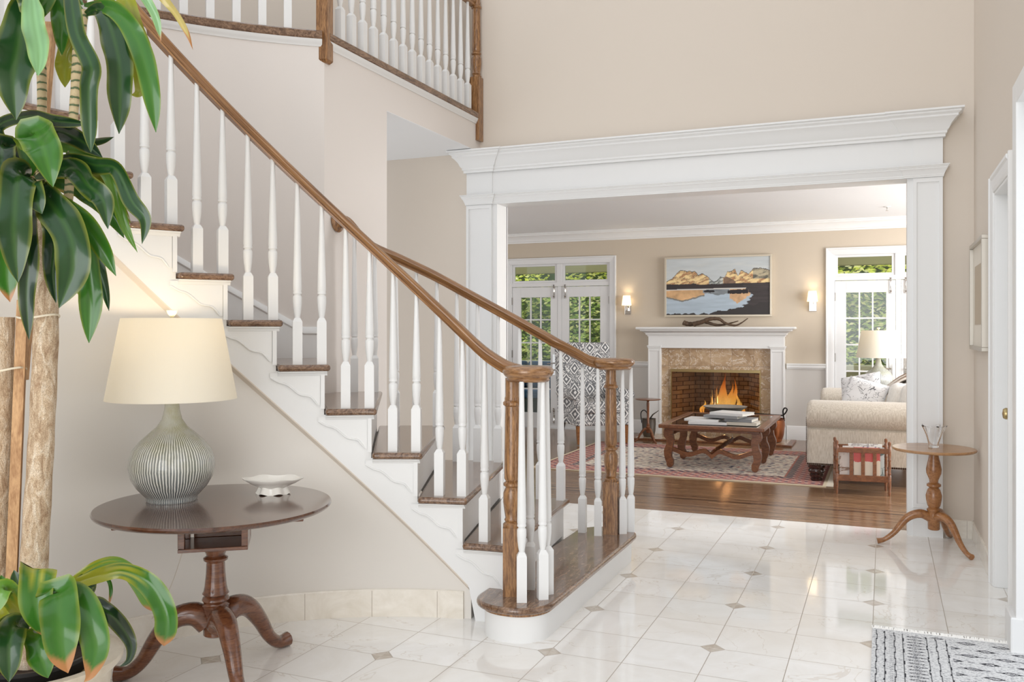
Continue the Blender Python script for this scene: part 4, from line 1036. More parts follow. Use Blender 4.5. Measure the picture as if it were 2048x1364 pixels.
def persian(x, y, w, h):
    d = min(x, y, w - x, h - y)
    n1 = noise.noise(Vector((x * 34, y * 34, 1))); n2 = noise.noise(Vector((x * 15, y * 38, 5)))
    if d < 0.025: return lin(226, 212, 186)
    if d < 0.05: return lin(150, 104, 100)
    if d < 0.30:
        ph = (x if d in (y, h - y) else y)
        q = math.sin(ph * 2 * PI / 0.11) * math.cos((d - 0.05) * 2 * PI / 0.125)
        c = lin(190, 138, 130)
        if q > 0.55 + 0.3 * n1: c = lin(210, 188, 172)
        elif q < -0.55 + 0.3 * n1: c = lin(116, 94, 108)
        elif n2 > 0.3: c = lin(198, 140, 128)
        return c
    if d < 0.36:
        return lin(96, 90, 104) if (int((x + y) * 40) % 3) else lin(206, 186, 166)
    if d < 0.375: return lin(190, 130, 118)
    q = math.sin(x * 2 * PI / 0.14 + 1.2 * math.sin(y * 22)) * math.sin(y * 2 * PI / 0.09)
    c = lin(238, 228, 214)
    if n2 > 0.3: c = lin(104, 100, 116)
    elif n2 < -0.42: c = lin(190, 136, 126)
    elif q > 0.75: c = lin(150, 128, 132)
    return c
mb = rug_mesh(-3.12, -0.45, 7.84, 10.02, 330, 270, persian)
o = mb.build('persian_rug', vcol('persian_wool', 0.95, 0.1), recalc=False, colors=True)
tag(o, 'red and ivory patterned wool rug under the coffee table', 'rug')
fr = MB()
for i in range(150):
    y = 7.86 + 2.14 * i / 149
    fr.tube([(-0.451, y, 0.006), (-0.40, y + rr.uniform(-.01, .01), 0.006), (-0.37, y + rr.uniform(-.02, .02), 0.003)], 0.003, 4)
f_ = fr.build('fringe', plain('rug_fringe', lin(226, 216, 198), 0.95), o); f_['kind'] = 'stuff'

# ------------------------------------------------------------------ foyer runner
def runner(x, y, w, h):
    yy = h - y                                    # distance from the fringed end
    n = noise.noise(Vector((x * 130, y * 130, 2)))
    c = lin(226, 226, 226) if n > -0.15 else lin(196, 196, 198)
    dk = lin(44, 44, 50)
    for b in (0.018, 0.050, 0.088, 0.120, 0.212, 0.248, 0.286):
        if abs(x - b + 0.0015 * math.sin(y * 45)) < 0.0021 and yy > 0.02 + 0.12 * b: return dk
    if 0.06 < x < 0.085 and (int(y * 150) % 3 == 0) and int(x * 400) % 3 == 0: return lin(130, 130, 134)
    def lozenge(cx, cy, rx, ry):
        q = abs(x - cx) / rx + abs(yy - cy) / ry
        return q
    if 0.135 < x < 0.205:
        k = (yy - 0.05) % 0.036; q = abs(x - 0.166) / 0.036 + abs(k - 0.018) / 0.013
        if yy > 0.045 and (0.62 < q < 1.0 or q < 0.25): return dk
        if yy > 0.045 and abs(k - 0.018) < 0.0022 and abs(x - 0.166) > 0.026: return dk
    if x > 0.30:
        kx = (x - 0.30 - 0.02) % 0.13; row = int((yy - 0.03) / 0.075); kx = (x - 0.30 + (0.065 if row % 2 else 0)) % 0.13
        ky = (yy - 0.03) % 0.075
        q = abs(kx - 0.065) / 0.042 + abs(ky - 0.0375) / 0.018
        if yy > 0.05 and (0.6 < q < 1.0 or q < 0.22): return dk
        if yy > 0.07 and abs(ky - 0.0375) < 0.0025 and n > -0.3 and (int(x * 90) % 4 < 2): return lin(110, 110, 114)
    elif 0.215 < x and 0.03 < yy < 0.06: 
        q = abs(x - 0.255) / 0.03 + abs(yy - 0.045) / 0.012
        if 0.5 < q < 1: return dk
    if noise.noise(Vector((x * 60, y * 200, 8))) > 0.42: return lin(150, 150, 154)
    return c
mb = rug_mesh(-0.047, 0.95, 2.3, 4.195, 300, 560, runner, 0.009)
o = mb.build('woven_runner', vcol('flatweave_wool', 0.95, 0.1, bump=(260, 0.5)), recalc=False, colors=True)
tag(o, 'grey and white tribal patterned rug with fringe at the lower right', 'rug')
fr = MB(); fr2 = []
for i in range(170):
    x = -0.045 + 0.62 * i / 169; a = rr.uniform(-0.5, 0.5)
    fr.tube([(x, 4.19, 0.008), (x + 0.012 * a, 4.208, 0.014), (x + 0.03 * a + 0.008, 4.232 + rr.uniform(0, 0.016), 0.004)], 0.0028, 4)
f_ = fr.build('fringe', plain('cotton_fringe', lin(250, 248, 244), 0.95), o); f_['kind'] = 'stuff'

# ------------------------------------------------------------------ cabriole tripod tables
def cabriole(mb, c, ang, pts, rad, flat=1.0):
    d = Vector((math.cos(ang), math.sin(ang), 0))
    P = catmull([c + d * r + Vector((0, 0, z)) for r, z in pts], 6)
    n = len(P); R = [interp(np.linspace(0, 1, len(rad)), rad, i / (n - 1)) for i in range(n)]
    mb.tube(P, R, 12, flat=flat, up=d.cross(Vector((0, 0, 1))))
def tripod(name, label, c, top_r, top_z, prof, legs, leg_pts, leg_r, mats, th=0.018, box=False):
    t = thing(name, label, 'table', tuple(c)); M = Matrix.Translation(c)
    m = MB(); m.lathe([(0.0, top_z - th), (top_r - 0.012, top_z - th), (top_r - 0.003, top_z - th * 0.7), (top_r, top_z - th * 0.35), (top_r - 0.004, top_z), (0.0, top_z)], 72, M); m.build('tabletop', mats[1], t, smooth=35)
    m = MB(); m.lathe(prof, 32, M); m.build('pedestal', mats[0], t, smooth=50)
    for a in legs:
        m = MB(); cabriole(m, c, math.radians(a), leg_pts, leg_r); m.build('leg', mats[0], t, smooth=60)
    return t
# right: pale cherry table by the opening
c = Vector((0.280, 5.94, 0))
prof = [(0.028, 0.105), (0.034, 0.11), (0.036, 0.20), (0.034, 0.215), (0.040, 0.222), (0.040, 0.232), (0.030, 0.24), (0.037, 0.255), (0.044, 0.29), (0.046, 0.315), (0.036, 0.35), (0.026, 0.362), (0.040, 0.372), (0.040, 0.384), (0.024, 0.394), (0.026, 0.41), (0.042, 0.45), (0.044, 0.475), (0.036, 0.515), (0.028, 0.55), (0.026, 0.575), (0.045, 0.587), (0.045, 0.590)]
tt = tripod('tripod_table', 'round honey-coloured tripod table holding the crystal vase beside the right pilaster', c, 0.236, 0.605, prof, (188, 305, 70),
            [(0.02, 0.175), (0.075, 0.20), (0.15, 0.17), (0.225, 0.075), (0.28, 0.03), (0.322, 0.018)], [0.026, 0.028, 0.024, 0.017, 0.014, 0.018], (CHERRY, CHERRYT), 0.018)
# crystal vase: flared folded rim
def vase(c, h, r0, r1, lobes=5):
    mb = MB(); n = 60; rows = 14; outer = []; inner = []
    for j in range(rows + 1):
        t = j / rows; amp = 0.26 * t ** 1.6; R = r0 + (r1 - r0) * t ** 1.3
        f = lambda k, s: (R * (1 + amp * math.cos(lobes * 2 * PI * k / n + 0.4)) - s)
        zj = h * t
        outer.append([c + Vector((f(k, 0) * math.cos(2 * PI * k / n), f(k, 0) * math.sin(2 * PI * k / n), zj * (1 + 0.05 * t * math.cos(lobes * 2 * PI * k / n + 0.4)))) for k in range(n)])
        zi = 0.012 + (h - 0.012) * t
        inner.append([c + Vector((f(k, 0.004) * math.cos(2 * PI * k / n), f(k, 0.004) * math.sin(2 * PI * k / n), zi * (1 + 0.05 * t * math.cos(lobes * 2 * PI * k / n + 0.4)))) for k in range(n)])
    loft(mb, outer + inner[::-1]); return mb
tag(vase(Vector((0.278, 5.95, 0.606)), 0.13, 0.027, 0.062).build('crystal_vase', CRYSTAL, smooth=60), 'flared folded-rim crystal vase on the honey-coloured tripod table', 'vase')
# small tripod table by the fireplace
c = Vector((-2.545, 10.10, 0))
prof = [(0.018, 0.12), (0.022, 0.13), (0.022, 0.18), (0.026, 0.19), (0.016, 0.205), (0.022, 0.22), (0.013, 0.24), (0.015, 0.40), (0.017, 0.47), (0.013, 0.49), (0.03, 0.505)]
tripod('tripod_table', 'small dark tripod wine table between the patterned armchair and the fireplace', c, 0.15, 0.52, prof, (200, 320, 80),
       [(0.012, 0.16), (0.04, 0.165), (0.08, 0.12), (0.12, 0.05), (0.16, 0.014)], [0.014, 0.016, 0.013, 0.010, 0.012], (WALNUT, WALNUT), 0.012)
# left: big tilt-top mahogany table
c = Vector((-2.366, 2.668, 0))
prof = [(0.040, 0.150), (0.046, 0.155), (0.046, 0.245), (0.050, 0.252), (0.051, 0.268), (0.044, 0.274), (0.044, 0.280), (0.051, 0.288), (0.048, 0.298), (0.040, 0.304), (0.050, 0.312), (0.045, 0.322), (0.041, 0.34), (0.036, 0.39), (0.034, 0.432), (0.045, 0.440), (0.046, 0.448), (0.034, 0.456), (0.038, 0.468), (0.046, 0.482), (0.048, 0.49), (0.040, 0.495)]
tt2 = tripod('tilt_top_table', 'large round dark mahogany tilt-top table holding the ribbed lamp', c, 0.437, 0.655, prof, (214, 80, -33),
       [(0.03, 0.195), (0.075, 0.235), (0.15, 0.222), (0.215, 0.15), (0.265, 0.07), (0.315, 0.030), (0.365, 0.028)], [0.044, 0.046, 0.040, 0.032, 0.026, 0.025, 0.030], (MAHOG, MAHOGT), 0.020)
mc = MB(); Mx = Matrix.Translation(c) @ Matrix.Rotation(math.radians(36), 4, 'Z')
for z0, z1 in ((0.494, 0.508), (0.616, 0.634)): mc.box(-0.125, 0.125, -0.10, 0.10, z0, z1, Mx)
for sx in (-1, 1): mc.box(sx * 0.113 - 0.012, sx * 0.113 + 0.012, -0.098, -0.07, 0.508, 0.616, Mx); mc.box(sx * 0.113 - 0.012, sx * 0.113 + 0.012, 0.07, 0.098, 0.508, 0.616, Mx)
mc.box(0.112, 0.124, -0.09, 0.09, 0.508, 0.616, Mx); mc.box(-0.09, 0.125, 0.088, 0.098, 0.508, 0.616, Mx)
mc.build('birdcage_block', MAHOG, tt2, bevel=0.002)
mc = MB()
for yy in (-0.2, 0.2): mc.box(-0.33, 0.33, yy - 0.022, yy + 0.022, 0.616, 0.636, Mx)
mc.build('cross_batten', MAHOG, tt2, bevel=0.004)

# ------------------------------------------------------------------ ribbed ceramic lamps
def ceramic():
    m = NT('ribbed_grey_glaze'); v = m.coords(); s = m.sep(v)
    ang = m.math('ARCTAN2', s[1], s[0]); n1 = m.noise(m.mapping(v, (30, 30, 3)), 1.2, 3)
    w = m.math('SINE', m.math('ADD', m.math('MULTIPLY', ang, 88.0), m.math('MULTIPLY', n1, 5.0)))
    rib = m.ramp(w, [(0.18, lin(90, 98, 104)), (0.36, lin(196, 198, 196)), (0.8, lin(242, 242, 236))])
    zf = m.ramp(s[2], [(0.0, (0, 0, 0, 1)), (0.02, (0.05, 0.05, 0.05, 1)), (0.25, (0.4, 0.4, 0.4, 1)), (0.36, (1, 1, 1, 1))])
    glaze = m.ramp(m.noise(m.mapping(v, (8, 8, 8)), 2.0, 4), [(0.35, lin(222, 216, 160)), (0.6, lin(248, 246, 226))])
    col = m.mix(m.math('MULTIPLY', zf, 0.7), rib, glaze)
    m.base(col); m.rough(0.12); m.b.inputs['Coat Weight'].default_value = 0.6
    m.bump(w, 0.35, 0.004); return m.m
CERAM = ceramic()
def lamp(c, sc_, label, watts):
    t = thing('table_lamp', label, 'lamp', tuple(c), 'matching ribbed ceramic lamps')
    P = [(0.0, 0.0), (0.093, 0.0), (0.096, 0.006), (0.094, 0.014), (0.108, 0.028), (0.132, 0.055), (0.152, 0.09), (0.161, 0.13), (0.158, 0.165), (0.145, 0.20), (0.12, 0.232), (0.088, 0.262), (0.058, 0.288), (0.038, 0.318), (0.029, 0.355), (0.025, 0.40), (0.024, 0.45), (0.0, 0.45)]
    def mk(mb, name, mat, smooth):
        o = mb.build(name, mat, None, smooth=smooth); o.parent = t; o.scale = (sc_,) * 3; return o
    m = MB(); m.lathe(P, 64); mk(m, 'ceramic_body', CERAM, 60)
    m = MB(); m.lathe([(0.012, 0.45), (0.012, 0.47), (0.007, 0.475), (0.007, 0.56)], 12); 
    for a in (0, 1, 2): m.tube([(0, 0, 0.695), (0.183 * math.cos(a * 2.094), 0.183 * math.sin(a * 2.094), 0.700)], 0.002, 6)
    m.tube([(0.0, 0.0, 0.50), (0.055, 0, 0.56), (0.06, 0, 0.64), (0.0, 0.0, 0.70)], 0.002, 6); m.tube([(0.0, 0.0, 0.50), (-0.055, 0, 0.56), (-0.06, 0, 0.64), (0.0, 0.0, 0.70)], 0.002, 6)
    mk(m, 'harp', BRASS, 50)
    m = MB(); m.lathe([(0.245, 0.396), (0.187, 0.712), (0.1855, 0.712), (0.2435, 0.396), (0.245, 0.396)], 64); mk(m, 'lamp_shade', SHADE, 60)
    m = MB(); m.lathe([(0.0, 0.70), (0.012, 0.70), (0.012, 0.712), (0.006, 0.718), (0.017, 0.732), (0.022, 0.744), (0.0, 0.746)], 16); mk(m, 'finial', CERAM, 50)
    m = MB(); m.lathe([(0.0, 0.555), (0.014, 0.56), (0.03, 0.60), (0.026, 0.63), (0.0, 0.645)], 16); mk(m, 'bulb', plain('frosted_bulb', lin(255, 250, 240), 0.3), 60)
    point('lamp_light', (c[0], c[1], c[2] + 0.67 * sc_), watts, (1, 0.82, 0.58), 0.03)
lc = at(344, 1000, 3.45)
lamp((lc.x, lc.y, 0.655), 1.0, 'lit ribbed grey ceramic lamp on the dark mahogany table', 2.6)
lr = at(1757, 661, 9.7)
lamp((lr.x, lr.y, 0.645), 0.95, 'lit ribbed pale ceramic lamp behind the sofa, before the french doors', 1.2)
m = MB(); m.tube(catmull([(lc.x - 0.10, lc.y + 0.28, 0.63), (lc.x - 0.13, lc.y + 0.22, 0.45), (lc.x - 0.18, lc.y + 0.18, 0.25), (lc.x - 0.28, lc.y + 0.16, 0.09), (lc.x - 0.33, lc.y + 0.13, 0.08)], 6), 0.0018, 6)
tag(m.build('lamp_cord', plain('clear_lamp_cord', lin(214, 204, 190), 0.3), smooth=60), 'thin translucent lamp cord hanging behind the mahogany table', 'cord')
# end table under the far lamp
et = thing('end_table', 'end table behind the sofa carrying the far lamp', 'table', (lr.x, lr.y, 0))
m = MB(); m.box(lr.x - 0.3, lr.x + 0.3, lr.y - 0.22, lr.y + 0.25, 0.615, 0.645); m.build('tabletop', MAHOG, et, bevel=0.004)
for sx in (-1, 1):
    for sy in (-1, 1):
        m = MB(); x, y = lr.x + sx * 0.26, lr.y + 0.015 + sy * 0.2; m.hull([Vector((x + a * 0.014, y + b * 0.014, 0)) for a, b in ((-1, -1), (1, -1), (1, 1), (-1, 1))], [Vector((x + a * 0.022, y + b * 0.022, 0.615)) for a, b in ((-1, -1), (1, -1), (1, 1), (-1, 1))]); m.build('leg', MAHOG, et)

# footed dish on the tilt-top table
dc = at(546, 985, 3.58); dc = Vector((dc.x, dc.y, 0.657))
def poly_ring(c, r, z, n=6, ax=1.0, rot=0.3): return [c + Vector((ax * r * math.cos(2 * PI * k / n + rot), r * math.sin(2 * PI * k / n + rot), z)) for k in range(n)]
def superring(c, a, b, z, rot, lobes=0.06, n=48):
    out = []
    for k in range(n):
        t = 2 * PI * k / n; rr_ = 1 + lobes * math.cos(6 * t); v = Vector((a * rr_ * math.cos(t), b * rr_ * math.sin(t), 0)); v.rotate(Matrix.Rotation(rot, 3, 'Z')); out.append(c + v + Vector((0, 0, z + 0.05 * (rr_ - 1))))
    return out
m = MB(); ro = math.radians(25)
loft(m, [superring(dc, 0.066, 0.050, 0.0, ro, 0.08), superring(dc, 0.062, 0.047, 0.006, ro, 0.08), superring(dc, 0.054, 0.040, 0.026, ro, 0.06), superring(dc, 0.060, 0.044, 0.030, ro, 0.05), superring(dc, 0.090, 0.066, 0.042, ro, 0.04), superring(dc, 0.117, 0.084, 0.058, ro, 0.045),
         superring(dc, 0.119, 0.086, 0.062, ro, 0.045), superring(dc, 0.114, 0.081, 0.062, ro, 0.045), superring(dc, 0.088, 0.062, 0.046, ro, 0.04), superring(dc, 0.050, 0.036, 0.037, ro, 0.05)])
tag(m.build('footed_dish', plain('white_porcelain', lin(238, 234, 226), 0.12), smooth=40), 'white scalloped footed porcelain dish on the mahogany table', 'dish')

# ------------------------------------------------------------------ framed picture on the right wall
pf = thing('framed_picture', 'narrow silver framed picture on the right wall beside the door', 'picture', (WX, 5.95, 1.2))
PY0, PY1, PZ0, PZ1 = 5.42, 6.16, 1.205, 1.845
m = MB(); xw = WX - 0.001
for a, b, c_, d in ((PY0, PY1, PZ1 - 0.022, PZ1), (PY0, PY1, PZ0, PZ0 + 0.022), (PY0, PY0 + 0.022, PZ0 + 0.022, PZ1 - 0.022), (PY1 - 0.022, PY1, PZ0 + 0.022, PZ1 - 0.022)): m.box(xw - 0.034, xw, a, b, c_, d)
m.build('frame', plain('brushed_silver_frame', lin(196, 190, 180), 0.35, 0.7), pf, bevel=0.002)
m = MB(); m.box(xw - 0.014, xw - 0.002, PY0 + 0.022, PY1 - 0.022, PZ0 + 0.022, PZ1 - 0.022); m.build('mat_board', plain('ivory_mat', lin(226, 218, 204), 0.8), pf)
m = MB(); m.box(xw - 0.0165, xw - 0.015, PY0 + 0.15, PY1 - 0.15, PZ0 + 0.15, PZ1 - 0.14); m.build('print', plain('muted_print', lin(188, 172, 150), 0.6), pf)

# ------------------------------------------------------------------ sofa
def linen(name, a, b, sc_=120):
    m = NT(name); v = m.coords(); n1 = m.noise(m.mapping(v, (1, 1, 0.12)), sc_, 3, 0.7); m.base(m.ramp(n1, [(0.35, a), (0.65, b)])); m.rough(0.95); m.spec(0.15)
    m.b.inputs['Sheen Weight'].default_value = 0.3; m.bump(n1, 0.35, 0.002); return m.m
SOFAM = linen('oatmeal_chenille', lin(190, 179, 164), lin(220, 212, 200))
sofa = thing('sofa', 'oatmeal rolled-arm sofa with nailhead trim, mostly hidden by the right pilaster', 'sofa', (0.0, 9.0, 0))
SX0, SX1 = -0.62, 0.46
def arm(y0, y1):
    # profile in (y, z), extruded along x, outer face at y0 side
    w = y1 - y0; cy = (y0 + y1) / 2; s = -1
    P = []
    P += [(y0, 0.155), (y0, 0.46)]
    for i in range(13):
        a = -PI * 0.65 - (PI * 1.18) * i / 12 + 0.0
        P.append((cy - 0.02 + (w * 0.5 + 0.035) * math.cos(a), 0.585 + 0.125 * math.sin(a)))
    P += [(y1, 0.155)]
    mb = MB(); rings = []
    for x, k in ((SX0, 0.90), (SX0 + 0.02, 0.98), (SX0 + 0.05, 1.0), (SX1, 1.0)):
        cyy, czz = cy, 0.45
        rings.append([Vector((x, cyy + (p[0] - cyy) * k, czz + (p[1] - czz) * (k if p[1] > 0.3 else 1))) for p in P])
    loft(mb, rings); return mb
arm(8.05, 8.30).build('arm', SOFAM, sofa, smooth=50)
arm(9.86, 10.11).build('arm', SOFAM, sofa, smooth=50)
m = MB(); m.box(SX0 + 0.03, SX1 - 0.02, 8.29, 9.87, 0.155, 0.34); m.build('seat_base', SOFAM, sofa, bevel=0.02)
for y0, y1 in ((8.31, 9.07), (9.09, 9.85)):
    m = MB(); m.box(SX0 + 0.01, SX1 - 0.2, y0, y1, 0.342, 0.50); m.build('seat_cushion', SOFAM, sofa, bevel=0.05, segs=4, smooth=60)
m = MB(); P = [(SX1 - 0.20, 0.30), (SX1 - 0.10, 0.80), (SX1 - 0.04, 0.86), (SX1 + 0.06, 0.86), (SX1 + 0.11, 0.80), (SX1 + 0.09, 0.155), (SX1 - 0.15, 0.155)]
m.hull([Vector((x, 8.12, z)) for x, z in P], [Vector((x, 10.04, z)) for x, z in P]); m.build('backrest', SOFAM, sofa, bevel=0.03, segs=3, smooth=60)
for y0, y1 in ((8.33, 9.06), (9.1, 9.83)):
    m = MB(); Mb = Matrix.Translation((SX1 - 0.24, (y0 + y1) / 2, 0.66)) @ Matrix.Rotation(math.radians(8), 4, 'Y'); m.box(-0.10, 0.10, -(y1 - y0) / 2, (y1 - y0) / 2, -0.17, 0.19, Mb); m.build('back_cushion', linen('pale_linen_cushion', lin(222, 218, 212), lin(238, 236, 232), 200), sofa, bevel=0.07, segs=5, smooth=60)
m = MB()
NAIL = plain('dark_bronze_nail', lin(70, 50, 38), 0.3, 0.8)
for i in range(66): m.lathe([(0.0085, 0), (0.007, 0.004), (0, 0.006)], 8, Matrix.Translation((SX0 + 0.01 + i * 0.0165, 8.049, 0.163)) @ Matrix.Rotation(PI / 2, 4, 'X'))
for i in range(24): m.lathe([(0.0085, 0), (0.007, 0.004), (0, 0.006)], 8, Matrix.Translation((SX0 - 0.001 + 0.008 * 0, 8.055, 0.18 + i * 0.0165)) @ Matrix.Rotation(-PI / 2, 4, 'Y'))
nh = m.build('nailhead_trim', NAIL, sofa); nh['kind'] = 'stuff'
for x, y in ((SX0 + 0.075, 8.13), (SX0 + 0.075, 10.03), (SX1 - 0.05, 8.13), (SX1 - 0.05, 10.03)):
    m = MB(); m.lathe([(0.040, 0.0), (0.048, 0.01), (0.050, 0.025), (0.042, 0.032), (0.056, 0.045), (0.060, 0.062), (0.052, 0.07), (0.066, 0.082), (0.070, 0.10), (0.060, 0.115), (0.072, 0.125), (0.074, 0.155)], 24, Matrix.Translation((x, y, 0))); m.build('bun_foot', DARKW, sofa, smooth=50)
def pillow(c, w, h, d, M, seed=0):
    mb = MB(); n = 16; F = []; B = []
    for i in range(n + 1):
        r1, r2 = [], []
        for j in range(n + 1):
            u = -1 + 2 * i / n; v = -1 + 2 * j / n
            pin = 1 - 0.10 * (abs(u) ** 2) * (1 - abs(v) ** 2) ; pin2 = 1 - 0.10 * (abs(v) ** 2) * (1 - abs(u) ** 2)
            t = d * (max(0, (1 - u ** 4)) * max(0, (1 - v ** 4))) ** 0.5 + 0.004
            x = u * w / 2 * pin2; z = v * h / 2 * pin; wob = 0.006 * noise.noise(Vector((u * 2 + seed, v * 2, seed)))
            # mild pinch at mid edges, ears at the corners
            r1.append(M @ Vector((x, -t + wob, z))); r2.append(M @ Vector((x, t + wob, z)))
        F.append(r1); B.append(r2)
    mb.grid(F); mb.grid([r[::-1] for r in B])
    # rim
    bm_v = len(mb.v)
    rim = [(i, 0) for i in range(n)] + [(n, j) for j in range(n)] + [(i, n) for i in range(n, 0, -1)] + [(0, j) for j in range(n, 0, -1)]
    W = n + 1
    for a in range(len(rim)):
        i, j = rim[a]; k, l = rim[(a + 1) % len(rim)]
        mb.f.append((i * W + j, k * W + l, W * W + k * W + (n - l), W * W + i * W + (n - j)))
    return mb
def leafprint():
    m = NT('inky_print_linen'); v = m.coords(); n1 = m.noise(m.mapping(v, (1, 1, 1.6)), 9, 3, 0.6, 1.5)
    d = m.math('ABSOLUTE', m.math('SUBTRACT', n1, 0.55)); m.base(m.ramp(d, [(0.0, lin(88, 88, 92)), (0.008, lin(120, 120, 124)), (0.014, lin(236, 236, 238))])); m.rough(0.9); return m.m
Mp = Matrix.Translation((-0.17, 8.56, 0.705)) @ Matrix.Rotation(math.radians(-16), 4, 'Z') @ Matrix.Rotation(math.radians(-18), 4, 'X') @ Matrix.Rotation(math.radians(14), 4, 'Y')
tag(pillow(None, 0.36, 0.34, 0.07, Mp, 2).build('throw_pillow', leafprint(), smooth=70), 'white square pillow with inky grey branch print, in front on the sofa', 'pillow', 'printed pillows on the sofa')
Mp = Matrix.Translation((-0.20, 9.05, 0.71)) @ Matrix.Rotation(math.radians(-30), 4, 'Z') @ Matrix.Rotation(math.radians(-14), 4, 'X') @ Matrix.Rotation(math.radians(-12), 4, 'Y')
tag(pillow(None, 0.40, 0.38, 0.07, Mp, 5).build('throw_pillow', leafprint(), smooth=70), 'grey-printed pillow peeking out behind the front white pillow on the sofa', 'pillow', 'printed pillows on the sofa')
# bolster cushion standing next to the back
m = MB(); Mb = Matrix.Translation((0.19, 8.50, 0.68)) @ Matrix.Rotation(math.radians(12), 4, 'Y'); m.box(-0.17, 0.17, -0.10, 0.10, -0.16, 0.16, Mb)
tag(m.build('box_cushion', linen('pale_box_linen', lin(224, 220, 214), lin(240, 238, 234), 200), bevel=0.08, segs=6, smooth=60), 'plain pale piped cushion beside the right pilaster, nearest the sofa back', 'cushion')
# throw over the back
m = MB(); G = []
for i in range(15):
    t = i / 14; row = []
    for j in range(17):
        s = j / 16; y = 8.62 + 0.62 * s
        pth = [(-0.02, 0.68), (0.06, 0.80), (0.18, 0.885), (0.34, 0.93), (0.48, 0.91), (0.60, 0.80), (0.63, 0.62)]
        x = interp(np.linspace(0, 1, 7), [p[0] for p in pth], t); z = interp(np.linspace(0, 1, 7), [p[1] for p in pth], t)
        row.append(Vector((x + 0.012 * math.sin(s * 24 + t * 4), y, z + 0.014 * math.sin(s * 17 + t * 6))))
    G.append(row)
m.grid(G)
def knit():
    m = NT('striped_knit_throw'); v = m.coords(); s = m.sep(v); w = m.math('SINE', m.math('MULTIPLY', s[1], 120.0)); w2 = m.math('GREATER_THAN', m.math('SINE', m.math('MULTIPLY', s[1], 21.0)), 0.2)
    m.base(m.mix(w2, lin(222, 214, 204), lin(158, 132, 112))); m.rough(0.95); m.bump(w, 0.5, 0.006); return m.m
o = m.build('throw_blanket', knit(), smooth=60, recalc=True); sd = o.modifiers.new('thick', 'SOLIDIFY'); sd.thickness = 0.016
tag(o, 'cream and brown striped knit throw draped over the sofa back', 'blanket')

# ------------------------------------------------------------------ magazine rack
mr = thing('magazine_rack', 'small slatted wooden magazine rack standing against the sofa arm', 'rack', (-0.155, 7.68, 0))
R0, R1 = Vector((-0.352, 7.585, 0)), Vector((0.040, 7.632, 0)); ax = (R1 - R0).normalized(); ay = Vector((-ax.y, ax.x, 0)); LL = (R1 - R0).length
Mr = Matrix(((ax.x, ay.x, 0, R0.x), (ax.y, ay.y, 0, R0.y), (0, 0, 1, 0), (0, 0, 0, 1)))
DPT = 0.22
for x in (0, LL):
    for y in (0, DPT):
        m = MB(); m.lathe([(0.008, 0), (0.011, 0.02), (0.009, 0.04), (0.013, 0.07), (0.013, 0.16), (0.010, 0.165), (0.014, 0.175), (0.010, 0.185), (0.012, 0.23), (0.010, 0.27), (0.014, 0.28), (0.010, 0.29), (0.012, 0.33), (0.013, 0.385), (0.008, 0.395), (0.013, 0.41), (0.011, 0.428), (0, 0.434)], 14, Mr @ Matrix.Translation((x, y, 0))); m.build('post', WALNUT, mr, smooth=50)
for y in (0, DPT):
    for z0, z1, nm in ((0.335, 0.375, 'top_rail'), (0.105, 0.155, 'bottom_rail')):
        m = MB(); m.box(0.008, LL - 0.008, y - 0.008, y + 0.008, z0, z1, Mr); m.build(nm, WALNUT, mr, bevel=0.002)
    for i in range(3):
        x = 0.11 + i * (LL - 0.22) / 2; m = MB(); m.box(x - 0.014, x + 0.014, y - 0.005, y + 0.005, 0.153, 0.337, Mr); m.build('slat', WALNUT, mr, bevel=0.001)
for x in (0.002, LL - 0.002):
    for z in (0.115, 0.345):
        m = MB(); m.tube([Mr @ Vector((x, 0.01, z)), Mr @ Vector((x, DPT - 0.01, z))], 0.007, 8); m.build('side_rail', WALNUT, mr, smooth=50)
m = MB(); m.box(0.01, LL - 0.01, 0.008, DPT - 0.008, 0.11, 0.118, Mr); m.build('tray', WALNUT, mr)
MCOL = [(lin(226, 214, 196), lin(208, 92, 88), 'red and cream covered magazine at the front of the rack', 0.375), (lin(206, 196, 190), lin(120, 84, 60), 'brown photo-covered magazine leaning at the front left of the rack', 0.33), (lin(232, 228, 222), lin(110, 112, 140), 'white magazine in the middle of the rack', 0.38),
        (lin(196, 206, 206), lin(70, 92, 90), 'pale green magazine behind the white one in the rack', 0.37), (lin(236, 234, 230), lin(160, 150, 148), 'tall white magazine at the back of the rack', 0.392)]
def cover(i, a, b):
    m = NT('magazine_cover_%d' % i); v = m.coords(); s = m.sep(v)
    n1 = m.noise(m.mapping(v, (1, 1, 1), loc=(i * 3.1, 0, i)), 9, 4, 0.6, 0.8)
    if i == 0: f = m.math('GREATER_THAN', m.math('ADD', s[2], m.math('MULTIPLY', n1, 0.08)), 0.30); m.base(m.mix(f, a, b))
    else: m.base(m.ramp(n1, [(0.44, a), (0.5, b), (0.56, a)]))
    m.rough(0.2); return m.m
xo = [0.13, 0.022, 0.05, 0.20, 0.10]; ww = [0.20, 0.10, 0.27, 0.17, 0.26]; yo = [0.022, 0.016, 0.062, 0.098, 0.140]
for i, (a, b, lab, top) in enumerate(MCOL):
    m = MB(); Mm = Mr @ Matrix.Translation((xo[i], yo[i], 0.119)) @ Matrix.Rotation(math.radians(-4 if i != 1 else -2), 4, 'X'); m.box(0, ww[i], 0, 0.010 + 0.004 * (i % 2), 0, top - 0.119, Mm)
    tag(m.build('magazine', cover(i, a, b), bevel=0.001), lab, 'magazine', 'magazines in the rack')

